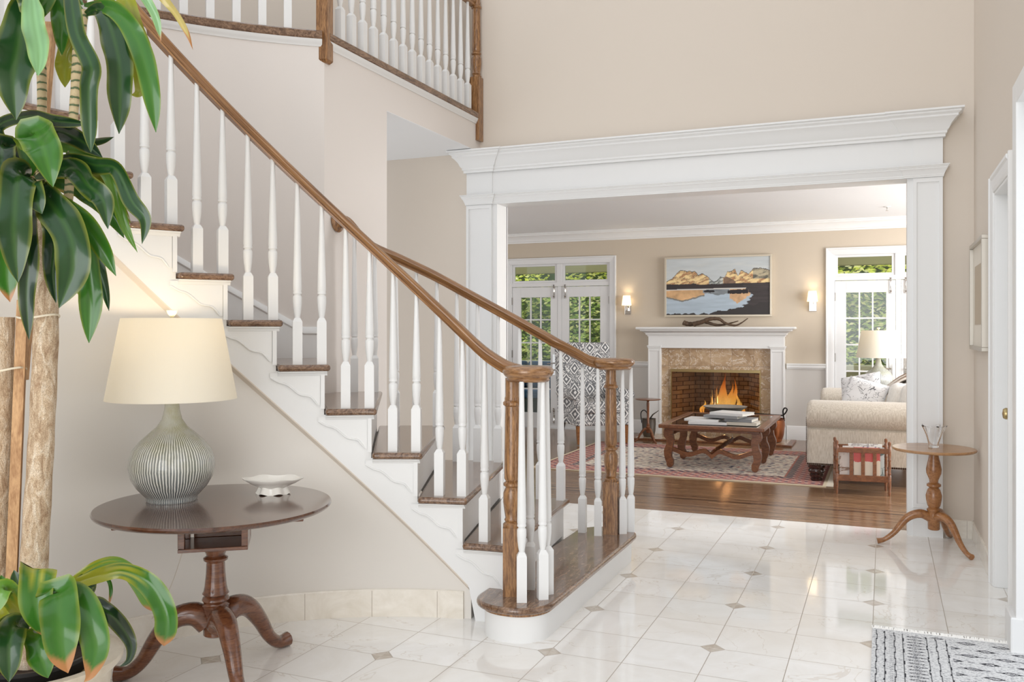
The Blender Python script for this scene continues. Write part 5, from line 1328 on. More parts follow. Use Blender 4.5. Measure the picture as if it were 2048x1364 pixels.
# ------------------------------------------------------------------ coffee table
ct = thing('coffee_table', 'low carved walnut coffee table with a glass inset top', 'table', (-1.49, 8.98, 0))
CX0, CX1, CY0, CY1, CZ = -1.985, -1.005, 8.27, 9.68, 0.425
m = MB()
for a, b, c_, d in ((CX0, CX1, CY0, CY0 + 0.07), (CX0, CX1, CY1 - 0.07, CY1), (CX0, CX0 + 0.07, CY0 + 0.07, CY1 - 0.07), (CX1 - 0.07, CX1, CY0 + 0.07, CY1 - 0.07)): m.box(a, b, c_, d, CZ - 0.035, CZ)
m.build('top_frame', WALNUT, ct, bevel=0.008, segs=3)
m = MB(); m.box(CX0 + 0.06, CX1 - 0.06, CY0 + 0.06, CY1 - 0.06, CZ - 0.02, CZ - 0.004)
gm = NT('dark_glass_top'); gm.base(lin(44, 46, 46)); gm.rough(0.03); gm.b.inputs['Coat Weight'].default_value = 1.0; gm.base(gm.mix(gm.math('MULTIPLY', gm.noise(gm.coords(), 3, 2), 0.2), lin(44, 46, 46), lin(70, 60, 50)))
m.build('glass_inset', gm.m, ct)
m = MB(); m.box(CX0 + 0.05, CX1 - 0.05, CY0 + 0.05, CY1 - 0.05, CZ - 0.06, CZ - 0.034); m.build('apron', WALNUT, ct, bevel=0.003)
def scurve_leg(x, y, sx, thick=0.055):
    P = [(0.0, CZ - 0.05), (0.010, CZ - 0.10), (-0.010, 0.28), (-0.004, 0.22), (0.012, 0.16), (0.010, 0.105), (-0.006, 0.065), (-0.006, 0.040)]
    W = [0.042, 0.044, 0.034, 0.032, 0.038, 0.032, 0.034, 0.028]
    mb = MB(); C = catmull([Vector((x - sx * a, y, z)) for a, z in P], 5); n = len(C); L = []; R = []
    rings = []
    for i, p in enumerate(C):
        t = (C[min(i + 1, n - 1)] - C[max(i - 1, 0)]).normalized(); s = Vector((t.z, 0, -t.x)); w = interp(np.linspace(0, 1, 8), W, i / (n - 1))
        rings.append([p + s * w + Vector((0, -thick / 2, 0)), p - s * w + Vector((0, -thick / 2, 0)), p - s * w + Vector((0, thick / 2, 0)), p + s * w + Vector((0, thick / 2, 0))])
    loft(mb, rings); mb.lathe([(0.031, -thick / 2 - 0.002), (0.032, thick / 2 + 0.002)], 16, Matrix.Translation((x + sx * 0.008, y, 0.041)) @ Matrix.Rotation(PI / 2, 4, 'X')); return mb
for y in (8.38, 8.98, 9.57):
    for x, sx in ((CX0 + 0.085, 1), (CX1 - 0.085, -1)): scurve_leg(x, y, sx).build('leg', WALNUT, ct, smooth=50)
def wavy(y):
    mb = MB(); xa, xb = CX0 + 0.10, CX1 - 0.10; n = 40; rings = []
    for i in range(n + 1):
        u = i / n; x = xa + (xb - xa) * u; up_ = min(u, 1 - u); z = 0.160 + 0.022 * math.cos(2 * PI * up_ / 0.42) - 0.040 * max(0, 1 - abs(u - 0.5) * 11); w = 0.021
        rings.append([Vector((x, y - 0.018, z - w)), Vector((x, y - 0.018, z + w)), Vector((x, y + 0.018, z + w)), Vector((x, y + 0.018, z - w))])
    loft(mb, rings); return mb
wavy(8.38).build('stretcher', WALNUT, ct, smooth=40); wavy(9.57).build('stretcher', WALNUT, ct, smooth=40)
def rope(p0, p1, r, turns):
    mb = MB(); p0, p1 = Vector(p0), Vector(p1)
    for ph in (0, PI):
        pts = [p0.lerp(p1, i / 60) + Vector((r * math.cos(ph + turns * 2 * PI * i / 60), 0, r * math.sin(ph + turns * 2 * PI * i / 60))) for i in range(61)]
        mb.tube(pts, r * 0.95, 8)
    return mb
rope((-1.49, 8.40, 0.165), (-1.49, 9.55, 0.165), 0.013, 13).build('twisted_stretcher', WALNUT, ct, smooth=60)
for x in (CX0 + 0.10, CX1 - 0.10): rope((x, 8.42, 0.335), (x, 9.54, 0.335), 0.013, 13).build('twisted_stretcher', WALNUT, ct, smooth=60)
# books, stacked near the front of the table
def book(x, y, z, w, d, h, rz, cov, label, tilt=0):
    t = thing('book', label, 'book', (x, y, z), 'books on the coffee table', math.radians(rz)); t.rotation_euler = (0, math.radians(tilt), math.radians(rz))
    def part(n, mb, mat):
        o = mb.build(n, mat, None, bevel=0.001); o.parent = t
    m = MB(); m.box(-w / 2, w / 2, -d / 2, d / 2, 0, 0.003); m.box(-w / 2, w / 2, -d / 2, d / 2, h - 0.003, h); m.box(-w / 2, w / 2, -d / 2, -d / 2 + 0.003, 0.003, h - 0.003); part('cover', m, cov)
    m = MB(); m.box(-w / 2 + 0.004, w / 2 - 0.004, -d / 2 + 0.003, d / 2 - 0.005, 0.003, h - 0.003); part('pages', m, plain('book_pages', lin(232, 228, 218), 0.85))
BK = {k: plain('book_' + k, lin(*v), 0.35) for k, v in {'white': (234, 234, 234), 'grey': (150, 152, 156), 'dark': (70, 72, 76), 'cream': (222, 214, 200), 'brown': (116, 92, 80)}.items()}
z0 = CZ + 0.001
book(-1.55, 8.53, z0, 0.36, 0.27, 0.024, 3, BK['white'], 'white book lowest at the left of the pile on the coffee table')
book(-1.60, 8.56, z0 + 0.025, 0.33, 0.25, 0.022, -4, BK['white'], 'white book second from the bottom at the left of the pile')
book(-1.23, 8.56, z0, 0.28, 0.24, 0.030, -2, BK['cream'], 'cream book lowest at the right of the pile on the coffee table')
book(-1.25, 8.57, z0 + 0.031, 0.26, 0.24, 0.030, -8, BK['grey'], 'grey book lying on the cream book at the right')
book(-1.40, 8.56, z0 + 0.062, 0.34, 0.25, 0.024, -14, BK['grey'], 'grey book bridging the two stacks on the coffee table')
book(-1.34, 8.58, z0 + 0.087, 0.34, 0.26, 0.026, -18, BK['white'], 'topmost white book of the pile on the coffee table')
# bowl behind the books
m = MB(); m.lathe([(0.0, 0.0), (0.07, 0.0), (0.075, 0.008), (0.10, 0.03), (0.16, 0.075), (0.215, 0.112), (0.222, 0.118), (0.214, 0.117), (0.15, 0.078), (0.08, 0.030), (0.0, 0.02)], 48, Matrix.Translation((-1.50, 9.15, z0)))
tag(m.build('shallow_bowl', plain('brushed_pewter_bowl', lin(176, 168, 158), 0.3, 0.7), smooth=50), 'wide shallow metal bowl behind the books on the coffee table', 'bowl')

# ------------------------------------------------------------------ pots on the hearth
def pot(c, r, h, mat, label, name, handle_mat, hr):
    t = thing(name, label, 'bucket' if 'bucket' in name else 'pot', tuple(c)); M = Matrix.Translation(c)
    m = MB(); m.lathe([(0.0, 0.0), (r * 0.72, 0.0), (r * 0.80, h * 0.03), (r * 0.94, h * 0.35), (r, h * 0.72), (r * 0.97, h * 0.96), (r * 1.02, h), (r * 0.94, h), (r * 0.94, h * 0.7), (r * 0.74, h * 0.06), (0, h * 0.05)], 36, M); m.build('body', mat, t, smooth=40)
    return t
t = pot(Vector((-1.245, 10.66, 0.02)), 0.185, 0.27, COPPER, 'large aged copper pot with iron bail handle right of the firebox', 'copper_pot', IRON, 0.2)
m = MB(); cc = Vector((-1.245, 10.66, 0.29))
m.tube(catmull([cc + Vector((-0.32, 0.0, 0.055)), cc + Vector((-0.1, -0.02, 0.05)), cc + Vector((0.1, -0.03, 0.045)), cc + Vector((0.17, -0.03, 0.05)), cc + Vector((0.21, -0.03, 0.11)), cc + Vector((0.185, -0.03, 0.13)), cc + Vector((0.165, -0.03, 0.09)), cc + Vector((0.178, -0.01, -0.02))], 6), 0.008, 8); m.build('bail_handle', IRON, t, smooth=60)
t = pot(Vector((-2.66, 10.60, 0.02)), 0.085, 0.22, PEWTER, 'narrow grey metal bucket with loop handle left of the firebox', 'metal_bucket', IRON, 0.1)
m = MB(); cc = Vector((-2.66, 10.60, 0.24))
m.tube(catmull([cc + Vector((-0.088, 0, -0.06)), cc + Vector((-0.10, 0, 0.06)), cc + Vector((-0.06, 0, 0.10)), cc + Vector((-0.02, 0, 0.06)), cc + Vector((-0.01, 0, 0.0))], 6), 0.006, 8); m.build('handle', IRON, t, smooth=60)
m = MB(); m.tube([cc + Vector((0.0, 0, -0.02)), cc + Vector((0.05, 0.0, 0.05)), cc + Vector((0.12, 0, 0.10))], [0.03, 0.026, 0.012], 10, flat=0.3); m.build('scoop', PEWTER, t, smooth=60)

# ------------------------------------------------------------------ patterned armchair
def ikat():
    m = NT('grey_ikat_fabric'); v = m.coords(); s = m.sep(v)
    nz = m.node('ShaderNodeTexNoise'); m.l.new(v, nz.inputs['Vector']); nz.inputs['Scale'].default_value = 9
    u = m.math('ADD', m.math('ADD', s[0], m.math('MULTIPLY', s[1], 0.35)), m.math('MULTIPLY', nz.outputs['Fac'], 0.035)); w = m.math('ADD', s[2], m.math('MULTIPLY', nz.outputs['Fac'], 0.03))
    def tri(x, p): y = m.math('DIVIDE', x, p); return m.math('ABSOLUTE', m.math('SUBTRACT', y, m.math('ROUND', y)))
    d = m.math('ADD', tri(u, 0.20), tri(w, 0.25))
    d2 = m.math('ADD', tri(m.math('ADD', u, 0.10), 0.20), tri(m.math('ADD', w, 0.125), 0.25))
    q = m.math('SINE', m.math('MULTIPLY', m.math('MINIMUM', d, d2), 30.0))
    n2 = m.noise(v, 11, 3, 0.6, 2.5)
    swirl = m.math('SINE', m.math('MULTIPLY', n2, 30.0))
    msk = m.math('GREATER_THAN', m.math('MINIMUM', d, d2), 0.36)
    f = m.mix(msk, q, swirl)
    col = m.ramp(f, [(0.0, lin(116, 117, 120)), (0.32, lin(156, 157, 160)), (0.42, lin(226, 225, 223)), (1.0, lin(238, 237, 235))])
    m.base(col); m.rough(0.9); m.spec(0.2); return m.m
IKAT = ikat()
ch = thing('armchair', 'tall-backed armchair in grey and white ikat fabric behind the stair railing', 'armchair', (-3.1, 9.95, 0))
fa = math.radians(-52); Mc = Matrix.Translation((-3.17, 9.98, 0)) @ Matrix.Diagonal((1.10, 1.08, 1.0, 1)) @ Matrix.Rotation(fa + PI / 2, 4, 'Z')   # local -y = facing
def cb(name, x0, x1, y0, y1, z0, z1, bev, M=None, mat=IKAT, segs=4):
    mb = MB(); mb.box(x0, x1, y0, y1, z0, z1, Mc @ M if M is not None else Mc); return mb.build(name, mat, ch, bevel=bev, segs=segs, smooth=60)
cb('seat_frame', -0.31, 0.31, -0.30, 0.30, 0.225, 0.36, 0.02)
cb('seat_cushion', -0.245, 0.245, -0.325, 0.22, 0.362, 0.50, 0.045)
Mt = Matrix.Translation((0, 0.26, 0.30)) @ Matrix.Rotation(math.radians(-8), 4, 'X')
cb('backrest', -0.315, 0.315, -0.06, 0.06, 0.0, 0.88, 0.045, Mt)
for sx in (-1, 1):
    a, b = sorted((sx * 0.25, sx * 0.315)); cb('arm', a, b, -0.28, 0.24, 0.30, 0.575, 0.02)
    mb = MB(); mb.lathe([(0.0, -0.30), (0.058, -0.30), (0.062, -0.27), (0.062, 0.24)], 20, Mc @ Matrix.Translation((sx * 0.29, 0, 0.575)) @ Matrix.Rotation(-PI / 2, 4, 'X')); mb.build('arm_roll', IKAT, ch, smooth=60)
for sx in (-1, 1):
    for sy, mt_ in ((-1, CHERRY), (1, DARKW)):
        mb = MB(); x, y = sx * 0.265, sy * 0.255; k = 0.04 if sy > 0 else 0.0
        mb.hull([Mc @ Vector((x + a * 0.014, y + k + b * 0.014, 0.009)) for a, b in ((-1, -1), (1, -1), (1, 1), (-1, 1))], [Mc @ Vector((x + a * 0.025, y + b * 0.025, 0.228)) for a, b in ((-1, -1), (1, -1), (1, 1), (-1, 1))])
        mb.build('leg', mt_, ch, bevel=0.003)

# low black shelf glimpsed at the far left of the living room
bs = thing('open_shelf', 'low black open shelf glimpsed between the left pilaster and the near newel', 'shelf', (-4.98, 10.75, 0))
m = MB()
for x in (-5.22, -4.72):
    for y in (10.62, 10.90): m.box(x - 0.012, x + 0.012, y - 0.012, y + 0.012, 0.0, 0.76)
m.build('frame', IRON, bs, bevel=0.002)
for z in (0.14, 0.45, 0.75):
    m = MB(); m.box(-5.235, -4.705, 10.605, 10.915, z, z + 0.018); m.build('shelf_board', IRON, bs, bevel=0.002)
# ------------------------------------------------------------------ dracaena in its planter
def leaf_mat(name, gloss):
    m = vcol(name, gloss, 0.4, coat=0.12)
    return m
LEAFM = leaf_mat('glossy_strap_leaf', 0.22)
GR = {'d': lin(32, 66, 30), 'g': lin(56, 108, 34), 'l': lin(98, 144, 52), 'y': lin(150, 152, 48), 'b': lin(24, 48, 26), 'p': lin(128, 172, 120), 'o': lin(206, 186, 118)}
TIP = lin(168, 116, 70)
def mixc(a, b, t): t = min(1, max(0, t)); return tuple(a[i] * (1 - t) + b[i] * t for i in range(4))
def leaf(mb, path, width, col='g', tilt=0.0, fold=0.25, wave=0.5, seed=0, tip=0.0, base=None, base_len=0.0, maxw=0.45, taper=0.62):
    """path: list of (px, py, dist) guide points; width in metres at the broadest point"""
    P = catmull([at(*p) for p in path], 9); n = len(P); L = [0]
    for i in range(1, n): L.append(L[-1] + (P[i] - P[i - 1]).length)
    T = L[-1]; rg = random.Random(seed); ph = rg.uniform(0, 6); ph2 = rg.uniform(0, 6)
    C = GR[col]; edge = mixc(C, GR['y'], 0.5); rows = []; cols = []
    view = (Vector((0, 0, EYE)) - P[n // 2]).normalized()
    K = 8
    for i, p in enumerate(P):
        t = L[i] / T
        d = (P[min(i + 1, n - 1)] - P[max(i - 1, 0)]).normalized()
        nrm = (view - d * view.dot(d)).normalized(); nrm.rotate(Matrix.Rotation(tilt * (0.6 + 0.6 * math.sin(ph2 + 2.2 * t)), 3, d)); s = d.cross(nrm).normalized()
        w = width * (0.16 + 0.84 * math.sin(min(1, t / maxw) * PI / 2) ** 1.1) * (1 if t < taper else max(0.02, (1 - ((t - taper) / (1 - taper)) ** 2.6)))
        r = []
        for k in range(K + 1):
            u = -1 + 2 * k / K
            z = fold * abs(u) * w * 0.5 + wave * 0.34 * w * abs(u) ** 2 * math.sin(t * 15 + ph + (PI * 0.8 if u > 0 else 0)) * math.sin(PI * t)
            wob = 1 + 0.10 * wave * math.sin(t * 19 + ph + k)
            r.append(p + s * (u * w / 2 * wob) - nrm * (-z))
            c = mixc(C, GR['b'], 0.25 * (0.5 + 0.5 * math.sin(u * 13 + ph)) * 0.8)
            if abs(u) < 0.1: c = mixc(c, GR['l'], 0.16)
            if abs(u) > 0.95: c = mixc(c, edge, 0.9)
            if base is not None: c = mixc(GR[base], c, (t - base_len * (0.7 + 0.6 * abs(math.sin(u * 5 + ph)))) / 0.10)
            if tip > 0 and t > 1 - tip * (0.6 + 0.5 * abs(u)): c = mixc(c, TIP, (t - (1 - tip * (0.6 + 0.5 * abs(u)))) * 30)
            cols.append(c)
        rows.append(r)
    b0 = len(mb.v); mb.grid(rows); mb.c[b0:] = cols
PZ = 2.80
pl = thing('dracaena', 'tall potted corn plant with two ringed canes, drooping glossy leaves and timber stakes', 'plant', tuple(floor_pt(60, 1400)))
def bark():
    m = NT('flaky_cane_bark'); v = m.coords(); s = m.sep(v)
    n1 = m.noise(m.mapping(v, (26, 26, 9)), 1.6, 6, 0.7, 1.0); b = m.node('ShaderNodeTexVoronoi'); m.l.new(m.mapping(v, (34, 34, 26)), b.inputs['Vector']); b.feature = 'DISTANCE_TO_EDGE'
    col = m.ramp(n1, [(0.30, lin(150, 118, 88)), (0.5, lin(204, 180, 150)), (0.7, lin(240, 228, 208))])
    col = m.mix(m.ramp(b.outputs['Distance'], [(0, (0.7, 0.7, 0.7, 1)), (0.06, (0, 0, 0, 1))]), col, lin(104, 76, 54))
    m.base(col); m.rough(0.85); m.bump(n1, 0.8, 0.01); return m.m
BARK = bark()
def ringed():
    m = NT('ringed_green_cane'); v = m.coords(); s = m.sep(v); n1 = m.noise(v, 30, 3)
    w = m.math('SINE', m.math('ADD', m.math('MULTIPLY', s[2], 250.0), m.math('MULTIPLY', n1, 5.0)))
    m.base(m.ramp(w, [(0.30, lin(206, 186, 146)), (0.6, lin(196, 172, 128)), (0.75, lin(92, 108, 72))])); m.rough(0.6); m.bump(w, 0.5, 0.004); return m.m
RING = ringed()
def cane(pts, rad, mat, name='cane'):
    P = catmull([at(*p) for p in pts], 8); n = len(P)
    R = [interp(np.linspace(0, 1, len(rad)), rad, i / (n - 1)) * (1 + 0.03 * math.sin(i * 1.7)) for i in range(n)]
    m = MB(); m.tube(P, R, 18); return m.build(name, mat, pl, smooth=60)
cane([(62, 1330, PZ), (68, 1130, PZ), (82, 890, PZ), (92, 660, PZ), (91, 520, PZ), (86, 430, PZ + 0.02), (80, 370, PZ + 0.03)], [0.046, 0.041, 0.038, 0.037, 0.032, 0.024, 0.018], BARK)
cane([(-10, 1330, PZ + 0.02), (-10, 1100, PZ + 0.02), (-2, 880, PZ + 0.02), (4, 634, PZ + 0.02)], [0.038, 0.038, 0.038, 0.037], BARK)
cane([(84, 440, PZ), (82, 300, PZ), (84, 180, PZ), (78, 60, PZ), (74, -40, PZ)], [0.017, 0.015, 0.014, 0.017, 0.018], RING, 'ringed_stem')
cane([(118, 460, PZ - 0.02), (136, 400, PZ - 0.02), (142, 300, PZ - 0.02), (150, 190, PZ - 0.02), (158, 90, PZ - 0.02), (166, 20, PZ - 0.02)], [0.014, 0.014, 0.014, 0.014, 0.018, 0.016], RING, 'ringed_stem')
def stake(p0, p1, w, rz):
    a, b = at(*p0), at(*p1); m = MB(); M = Matrix.Rotation(rz, 3, 'Z')
    m.hull([a + M @ Vector((x * w, y * w, 0)) for x, y in ((-1, -1), (1, -1), (1, 1), (-1, 1))], [b + M @ Vector((x * w, y * w, 0)) for x, y in ((-1, -1), (1, -1), (1, 1), (-1, 1))]); m.build('stake', STAKE, pl, bevel=0.001)
stake((44, 760, PZ + 0.09), (101, 46, PZ + 0.10), 0.0155, 0.5)
stake((16, 1340, PZ - 0.02), (46, 600, PZ + 0.0), 0.0155, 0.75)
TIE = plain('pale_twine', lin(226, 214, 190), 0.8)
for (xa, xb, y, zz, r) in ((-20, 48, 738, PZ + 0.0, 0.04), (34, 118, 633, PZ, 0.045)):
    a = at((xa + xb) / 2, y, zz); m = MB(); pts = [a + Vector((math.cos(t) * (xb - xa) / 2 * PZ / FPX * 1.1, math.sin(t) * 0.05, 0.006 * math.cos(t * 2))) for t in np.linspace(0, 2 * PI, 25)]; m.tube(pts, 0.0035, 6); m.build('twine_tie', TIE, pl, smooth=60)
# foliage crowns
TOPR = [  # crown at the head of the right cane (165, 20)
    ([(168, 30, 2.78), (205, 22, 2.72), (236, 110, 2.66), (240, 190, 2.64), (238, 268, 2.63)], 0.076, 'd', 0.1, {}),
    ([(168, 10, 2.78), (225, 18, 2.70), (272, 75, 2.68), (300, 170, 2.66), (312, 265, 2.66)], 0.062, 'g', 0.3, {}),
    ([(175, -10, 2.78), (240, -15, 2.75), (268, 60, 2.72), (284, 110, 2.74), (280, 180, 2.76), (262, 190, 2.78)], 0.060, 'y', -0.2, {}),
    ([(160, 10, 2.76), (142, -30, 2.66), (152, 60, 2.58), (182, 130, 2.55), (178, 180, 2.55), (182, 305, 2.54)], 0.050, 'd', 0.5, {'taper': 0.8}),
    ([(165, 20, 2.80), (118, -20, 2.78), (122, 40, 2.76), (124, 110, 2.76)], 0.055, 'g', 0.2, {}),
    ([(163, 45, 2.80), (150, 60, 2.82), (132, 115, 2.84), (130, 175, 2.84)], 0.058, 'y', 0.1, {}),
    ([(170, 0, 2.76), (250, -40, 2.70), (305, 20, 2.70), (322, 84, 2.72)], 0.030, 'p', 0.8, {'tip': 0.08}),
    ([(170, -10, 2.76), (280, -40, 2.74), (340, 10, 2.74), (372, 60, 2.76), (386, 100, 2.78)], 0.030, 'o', 0.8, {'tip': 0.15}),
    ([(166, 10, 2.76), (120, -40, 2.74), (60, 60, 2.70)], 0.05, 'g', 0.6, {}),
]
LEFTC = [  # crown of the far left stem, its leaves hanging at the top left
    ([(60, -30, 2.72), (42, 60, 2.66), (28, 150, 2.64), (32, 240, 2.64)], 0.115, 'd', 0.1, {'tip': 0.0, 'taper': 0.5}),
    ([(62, -30, 2.62), (66, 40, 2.58), (76, 100, 2.56), (76, 152, 2.55)], 0.064, 'p', 0.0, {'taper': 0.6}),
    ([(76, -40, 2.70), (60, -10, 2.66), (66, 40, 2.64)], 0.07, 'd', 0.3, {}),
    ([(74, -30, 2.8), (110, -60, 2.8), (128, 40, 2.84), (130, 100, 2.86)], 0.05, 'g', 0.3, {}),
]
MID = [  # crown on the thick cane around (62, 360)
    ([(60, 350, 2.74), (66, 270, 2.68), (84, 290, 2.60), (96, 330, 2.58), (106, 374, 2.58)], 0.110, 'g', 0.0, {'taper': 0.5}),
    ([(62, 352, 2.74), (52, 366, 2.60), (66, 390, 2.55), (84, 428, 2.54)], 0.085, 'd', 0.0, {'maxw': 0.35}),
    ([(58, 356, 2.72), (38, 350, 2.58), (28, 440, 2.50), (30, 500, 2.49), (36, 565, 2.50)], 0.092, 'd', 0.1, {'maxw': 0.3, 'taper': 0.6}),
    ([(56, 350, 2.78), (10, 290, 2.70), (2, 330, 2.62), (-2, 400, 2.60)], 0.075, 'b', 0.2, {}),
    ([(60, 350, 2.80), (-6, 260, 2.78), (60, 232, 2.72), (110, 242, 2.68), (176, 248, 2.66)], 0.036, 'b', 1.0, {'maxw': 0.2, 'taper': 0.8}),
    ([(64, 340, 2.80), (90, 262, 2.78), (150, 275, 2.74), (205, 315, 2.72)], 0.060, 'b', 0.5, {'maxw': 0.4}),
    ([(64, 340, 2.80), (110, 266, 2.82), (180, 282, 2.84), (228, 274, 2.84)], 0.045, 'd', 0.6, {}),
    ([(66, 352, 2.80), (130, 318, 2.74), (190, 330, 2.70), (232, 338, 2.68), (262, 400, 2.66), (290, 440, 2.65), (284, 488, 2.65)], 0.050, 'd', 0.5, {'maxw': 0.5, 'taper': 0.7}),
    ([(70, 356, 2.78), (140, 336, 2.70), (176, 370, 2.66), (206, 400, 2.64), (216, 458, 2.63)], 0.070, 'd', 0.1, {'maxw': 0.5}),
    ([(70, 358, 2.80), (150, 345, 2.80), (214, 372, 2.78), (244, 420, 2.78), (262, 446, 2.78)], 0.046, 'y', 0.3, {}),
    ([(70, 360, 2.82), (150, 340, 2.82), (210, 345, 2.80), (252, 352, 2.80)], 0.040, 'g', 0.5, {}),
    ([(70, 362, 2.84), (140, 370, 2.84), (214, 420, 2.82), (248, 476, 2.82)], 0.055, 'g', 0.3, {}),
    ([(70, 362, 2.84), (120, 372, 2.88), (172, 392, 2.88)], 0.038, 'o', 0.5, {}),
    ([(64, 364, 2.76), (110, 400, 2.68), (150, 430, 2.64), (190, 470, 2.62), (232, 552, 2.62)], 0.062, 'g', 0.2, {'maxw': 0.5}),
    ([(62, 364, 2.74), (96, 400, 2.62), (140, 470, 2.56), (146, 540, 2.54), (118, 616, 2.54)], 0.10, 'd', 0.1, {'maxw': 0.5}),
    ([(62, 366, 2.78), (90, 410, 2.72), (108, 470, 2.70), (106, 540, 2.70), (112, 606, 2.70)], 0.062, 'b', 0.3, {}),
    ([(60, 366, 2.76), (110, 420, 2.72), (164, 480, 2.70), (182, 560, 2.68), (178, 686, 2.68)], 0.068, 'g', 0.2, {'maxw': 0.65, 'taper': 0.72}),
    ([(60, 366, 2.80), (120, 430, 2.80), (176, 490, 2.80), (206, 560, 2.80), (218, 622, 2.80)], 0.045, 'd', 0.6, {}),
    ([(58, 366, 2.70), (60, 440, 2.58), (58, 520, 2.52), (54, 600, 2.52), (58, 680, 2.53)], 0.052, 'b', 0.2, {'maxw': 0.6}),
    ([(56, 366, 2.76), (6, 420, 2.66), (8, 500, 2.62), (14, 560, 2.62), (20, 604, 2.62)], 0.085, 'g', 0.2, {'tip': 0.1}),
    ([(58, 360, 2.82), (20, 320, 2.84), (30, 300, 2.86)], 0.04, 'y', 0.5, {}),
    ([(60, 364, 2.84), (100, 480, 2.84), (150, 560, 2.86), (165, 600, 2.88)], 0.05, 'y', 0.5, {}),
    ([(62, 352, 2.80), (80, 300, 2.78), (160, 300, 2.76), (216, 350, 2.74), (250, 452, 2.73), (275, 505, 2.73)], 0.04, 'l', 0.8, {}),
    ([(60, 350, 2.84), (40, 300, 2.86), (70, 250, 2.86), (100, 240, 2.86)], 0.05, 'g', 0.4, {}),
]
LOW = [  # low shoot in front of the canes
    ([(66, 1250, 2.58), (74, 1160, 2.50), (76, 1140, 2.46), (72, 1180, 2.42), (74, 1230, 2.40), (86, 1272, 2.40)], 0.092, 'g', 0.0, {'base': 'y', 'base_len': 0.5, 'tip': 0.05, 'maxw': 0.4, 'taper': 0.62}),
    ([(90, 1260, 2.56), (112, 1196, 2.46), (118, 1190, 2.40), (120, 1250, 2.34), (124, 1300, 2.33), (136, 1346, 2.33)], 0.095, 'g', 0.0, {'base': 'y', 'base_len': 0.3, 'tip': 0.13, 'maxw': 0.4, 'taper': 0.7}),
    ([(96, 1250, 2.60), (130, 1198, 2.50), (152, 1196, 2.44), (178, 1240, 2.40), (192, 1290, 2.38), (182, 1345, 2.38), (168, 1364, 2.38)], 0.082, 'g', 0.1, {'base': 'y', 'base_len': 0.3, 'tip': 0.14, 'maxw': 0.4, 'taper': 0.62}),
    ([(90, 1240, 2.62), (130, 1180, 2.62), (200, 1150, 2.62), (250, 1142, 2.62), (300, 1170, 2.60), (332, 1230, 2.58), (328, 1292, 2.58)], 0.066, 'g', 0.1, {'base': 'y', 'base_len': 0.45, 'tip': 0.07, 'maxw': 0.95, 'taper': 0.88, 'fold': 0.4}),
    ([(90, 1235, 2.70), (150, 1160, 2.72), (215, 1126, 2.74), (256, 1140, 2.76), (290, 1190, 2.78), (304, 1222, 2.80)], 0.046, 'l', 0.5, {'base': 'y', 'base_len': 0.4, 'tip': 0.08, 'maxw': 0.85, 'taper': 0.85}),
    ([(90, 1240, 2.66), (150, 1165, 2.68), (190, 1142, 2.68), (250, 1122, 2.70)], 0.03, 'l', 0.9, {}),
    ([(96, 1240, 2.66), (160, 1180, 2.68), (172, 1168, 2.70), (176, 1200, 2.72)], 0.06, 'd', 0.4, {}),
    ([(96, 1248, 2.62), (180, 1212, 2.54), (210, 1220, 2.52), (240, 1250, 2.52), (262, 1288, 2.52), (258, 1320, 2.52), (238, 1334, 2.52)], 0.048, 'b', 0.2, {'maxw': 0.4, 'taper': 0.5}),
    ([(80, 1260, 2.60), (74, 1270, 2.52), (82, 1310, 2.48), (96, 1356, 2.48)], 0.070, 'g', 0.2, {}),
    ([(60, 1250, 2.62), (20, 1190, 2.56), (4, 1180, 2.52), (-10, 1230, 2.50)], 0.06, 'l', 0.3, {'base': 'y', 'base_len': 0.4}),
    ([(56, 1260, 2.60), (30, 1250, 2.50), (20, 1290, 2.44), (18, 1364, 2.42)], 0.072, 'd', 0.1, {}),
    ([(58, 1255, 2.60), (30, 1240, 2.54), (0, 1262, 2.50), (-30, 1290, 2.48)], 0.045, 'd', 0.4, {}),
    ([(60, 1250, 2.70), (40, 1190, 2.72), (28, 1140, 2.74)], 0.045, 'd', 0.3, {}),
    ([(60, 1250, 2.70), (20, 1210, 2.66), (2, 1150, 2.64)], 0.05, 'g', 0.3, {}),
    ([(60, 1250, 2.66), (34, 1200, 2.62), (14, 1230, 2.58), (0, 1250, 2.56)], 0.055, 'y', 0.3, {}),
    ([(150, 1190, 2.70), (190, 1155, 2.70), (214, 1158, 2.70), (222, 1180, 2.70), (217, 1215, 2.70)], 0.012, 'g', 0.3, {'tip': 0.2}),
]
for nm, leaves, seed in (('upper_foliage', TOPR, 10), ('upper_foliage', LEFTC, 40), ('middle_foliage', MID, 70), ('low_foliage', LOW, 120)):
    m = MB()
    for i, (p, w, c, tl, kw) in enumerate(leaves): leaf(m, p, w, c, tl, seed=seed + i, **kw)
    m.build(nm, LEAFM, pl, smooth=180, colors=True, recalc=False)
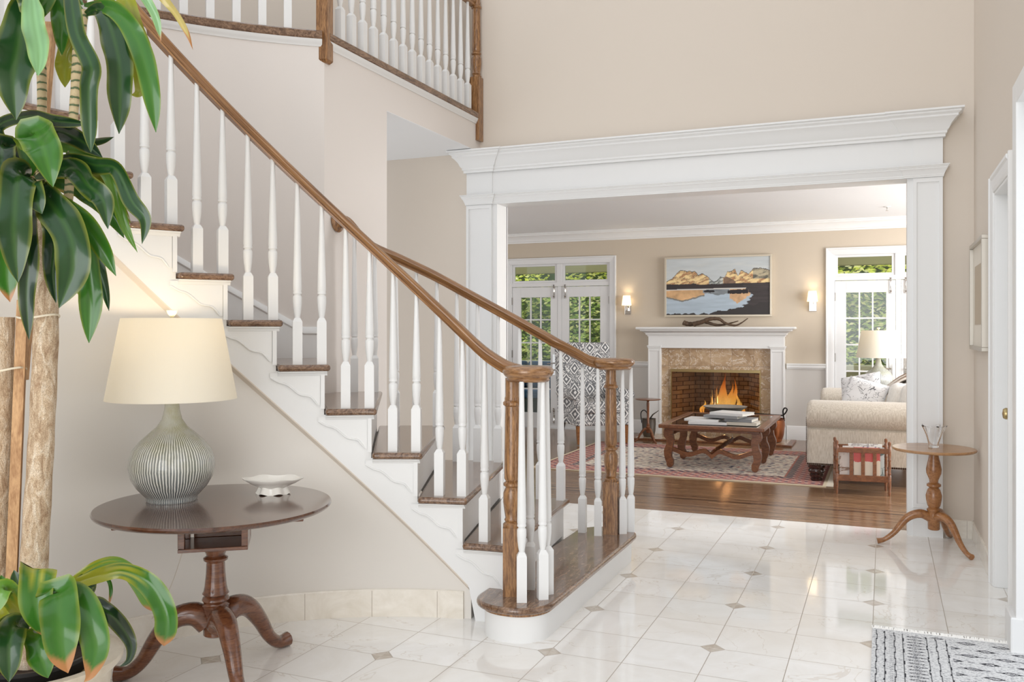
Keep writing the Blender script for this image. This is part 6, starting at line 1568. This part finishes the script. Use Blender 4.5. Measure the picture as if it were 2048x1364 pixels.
# planter: square stone trough around a black grow pot
pc_ = at(62, 1330, PZ); PX, PY = pc_.x, pc_.y
pt = thing('planter', 'cream square planter with a rolled lip holding the corn plant', 'planter', (PX, PY, 0))
Mq = Matrix.Translation((PX - 0.02, PY + 0.02, 0)) @ Matrix.Rotation(math.radians(12), 4, 'Z')
STONE = NT('cream_stone_planter'); STONE.base(STONE.ramp(STONE.noise(STONE.coords(), 7, 5, 0.6, 1.0), [(0.3, lin(206, 192, 170)), (0.7, lin(238, 230, 214))])); STONE.rough(0.5); STONE = STONE.m
RIMZ = 0.265
m = MB(); m.lathe([(0.20, 0.0), (0.215, 0.01), (0.225, 0.12), (0.235, RIMZ - 0.05), (0.255, RIMZ - 0.035), (0.268, RIMZ - 0.02), (0.27, RIMZ), (0.25, RIMZ + 0.004), (0.215, RIMZ - 0.012), (0.205, RIMZ - 0.05), (0.19, 0.04), (0.0, 0.035)], 56, Mq)
m.build('bowl', STONE, pt, smooth=40)
m = MB(); m.lathe([(0.15, 0.05), (0.178, RIMZ + 0.004), (0.186, RIMZ + 0.006), (0.186, RIMZ + 0.018), (0.176, RIMZ + 0.018), (0.168, RIMZ - 0.02), (0.0, RIMZ - 0.02)], 48, Mq); m.build('grow_pot', plain('black_plastic_pot', lin(24, 24, 26), 0.35), pt, smooth=40)
m = MB(); G = [[Mq @ Vector((r * math.cos(a), r * math.sin(a), RIMZ - 0.012 + 0.006 * noise.noise(Vector((r * 40 * math.cos(a), r * 40 * math.sin(a), 0))))) for a in np.linspace(0, 2 * PI, 40)] for r in np.linspace(0.001, 0.170, 10)]; m.grid(G); o = m.build('soil', plain('dark_soil', lin(60, 46, 36), 0.95, bump=(80, 1.0)), pt, recalc=False); o['kind'] = 'stuff'
m = MB(); G = [[Mq @ Vector((r * math.cos(a), r * math.sin(a), RIMZ - 0.03 + 0.012 * noise.noise(Vector((r * 60 * math.cos(a), r * 60 * math.sin(a), 3))))) for a in np.linspace(0, 2 * PI, 60)] for r in np.linspace(0.172, 0.215, 5)]; m.grid(G); o = m.build('moss', plain('dry_moss', lin(150, 128, 92), 0.95, bump=(120, 1.0)), pt, recalc=False); o['kind'] = 'stuff'
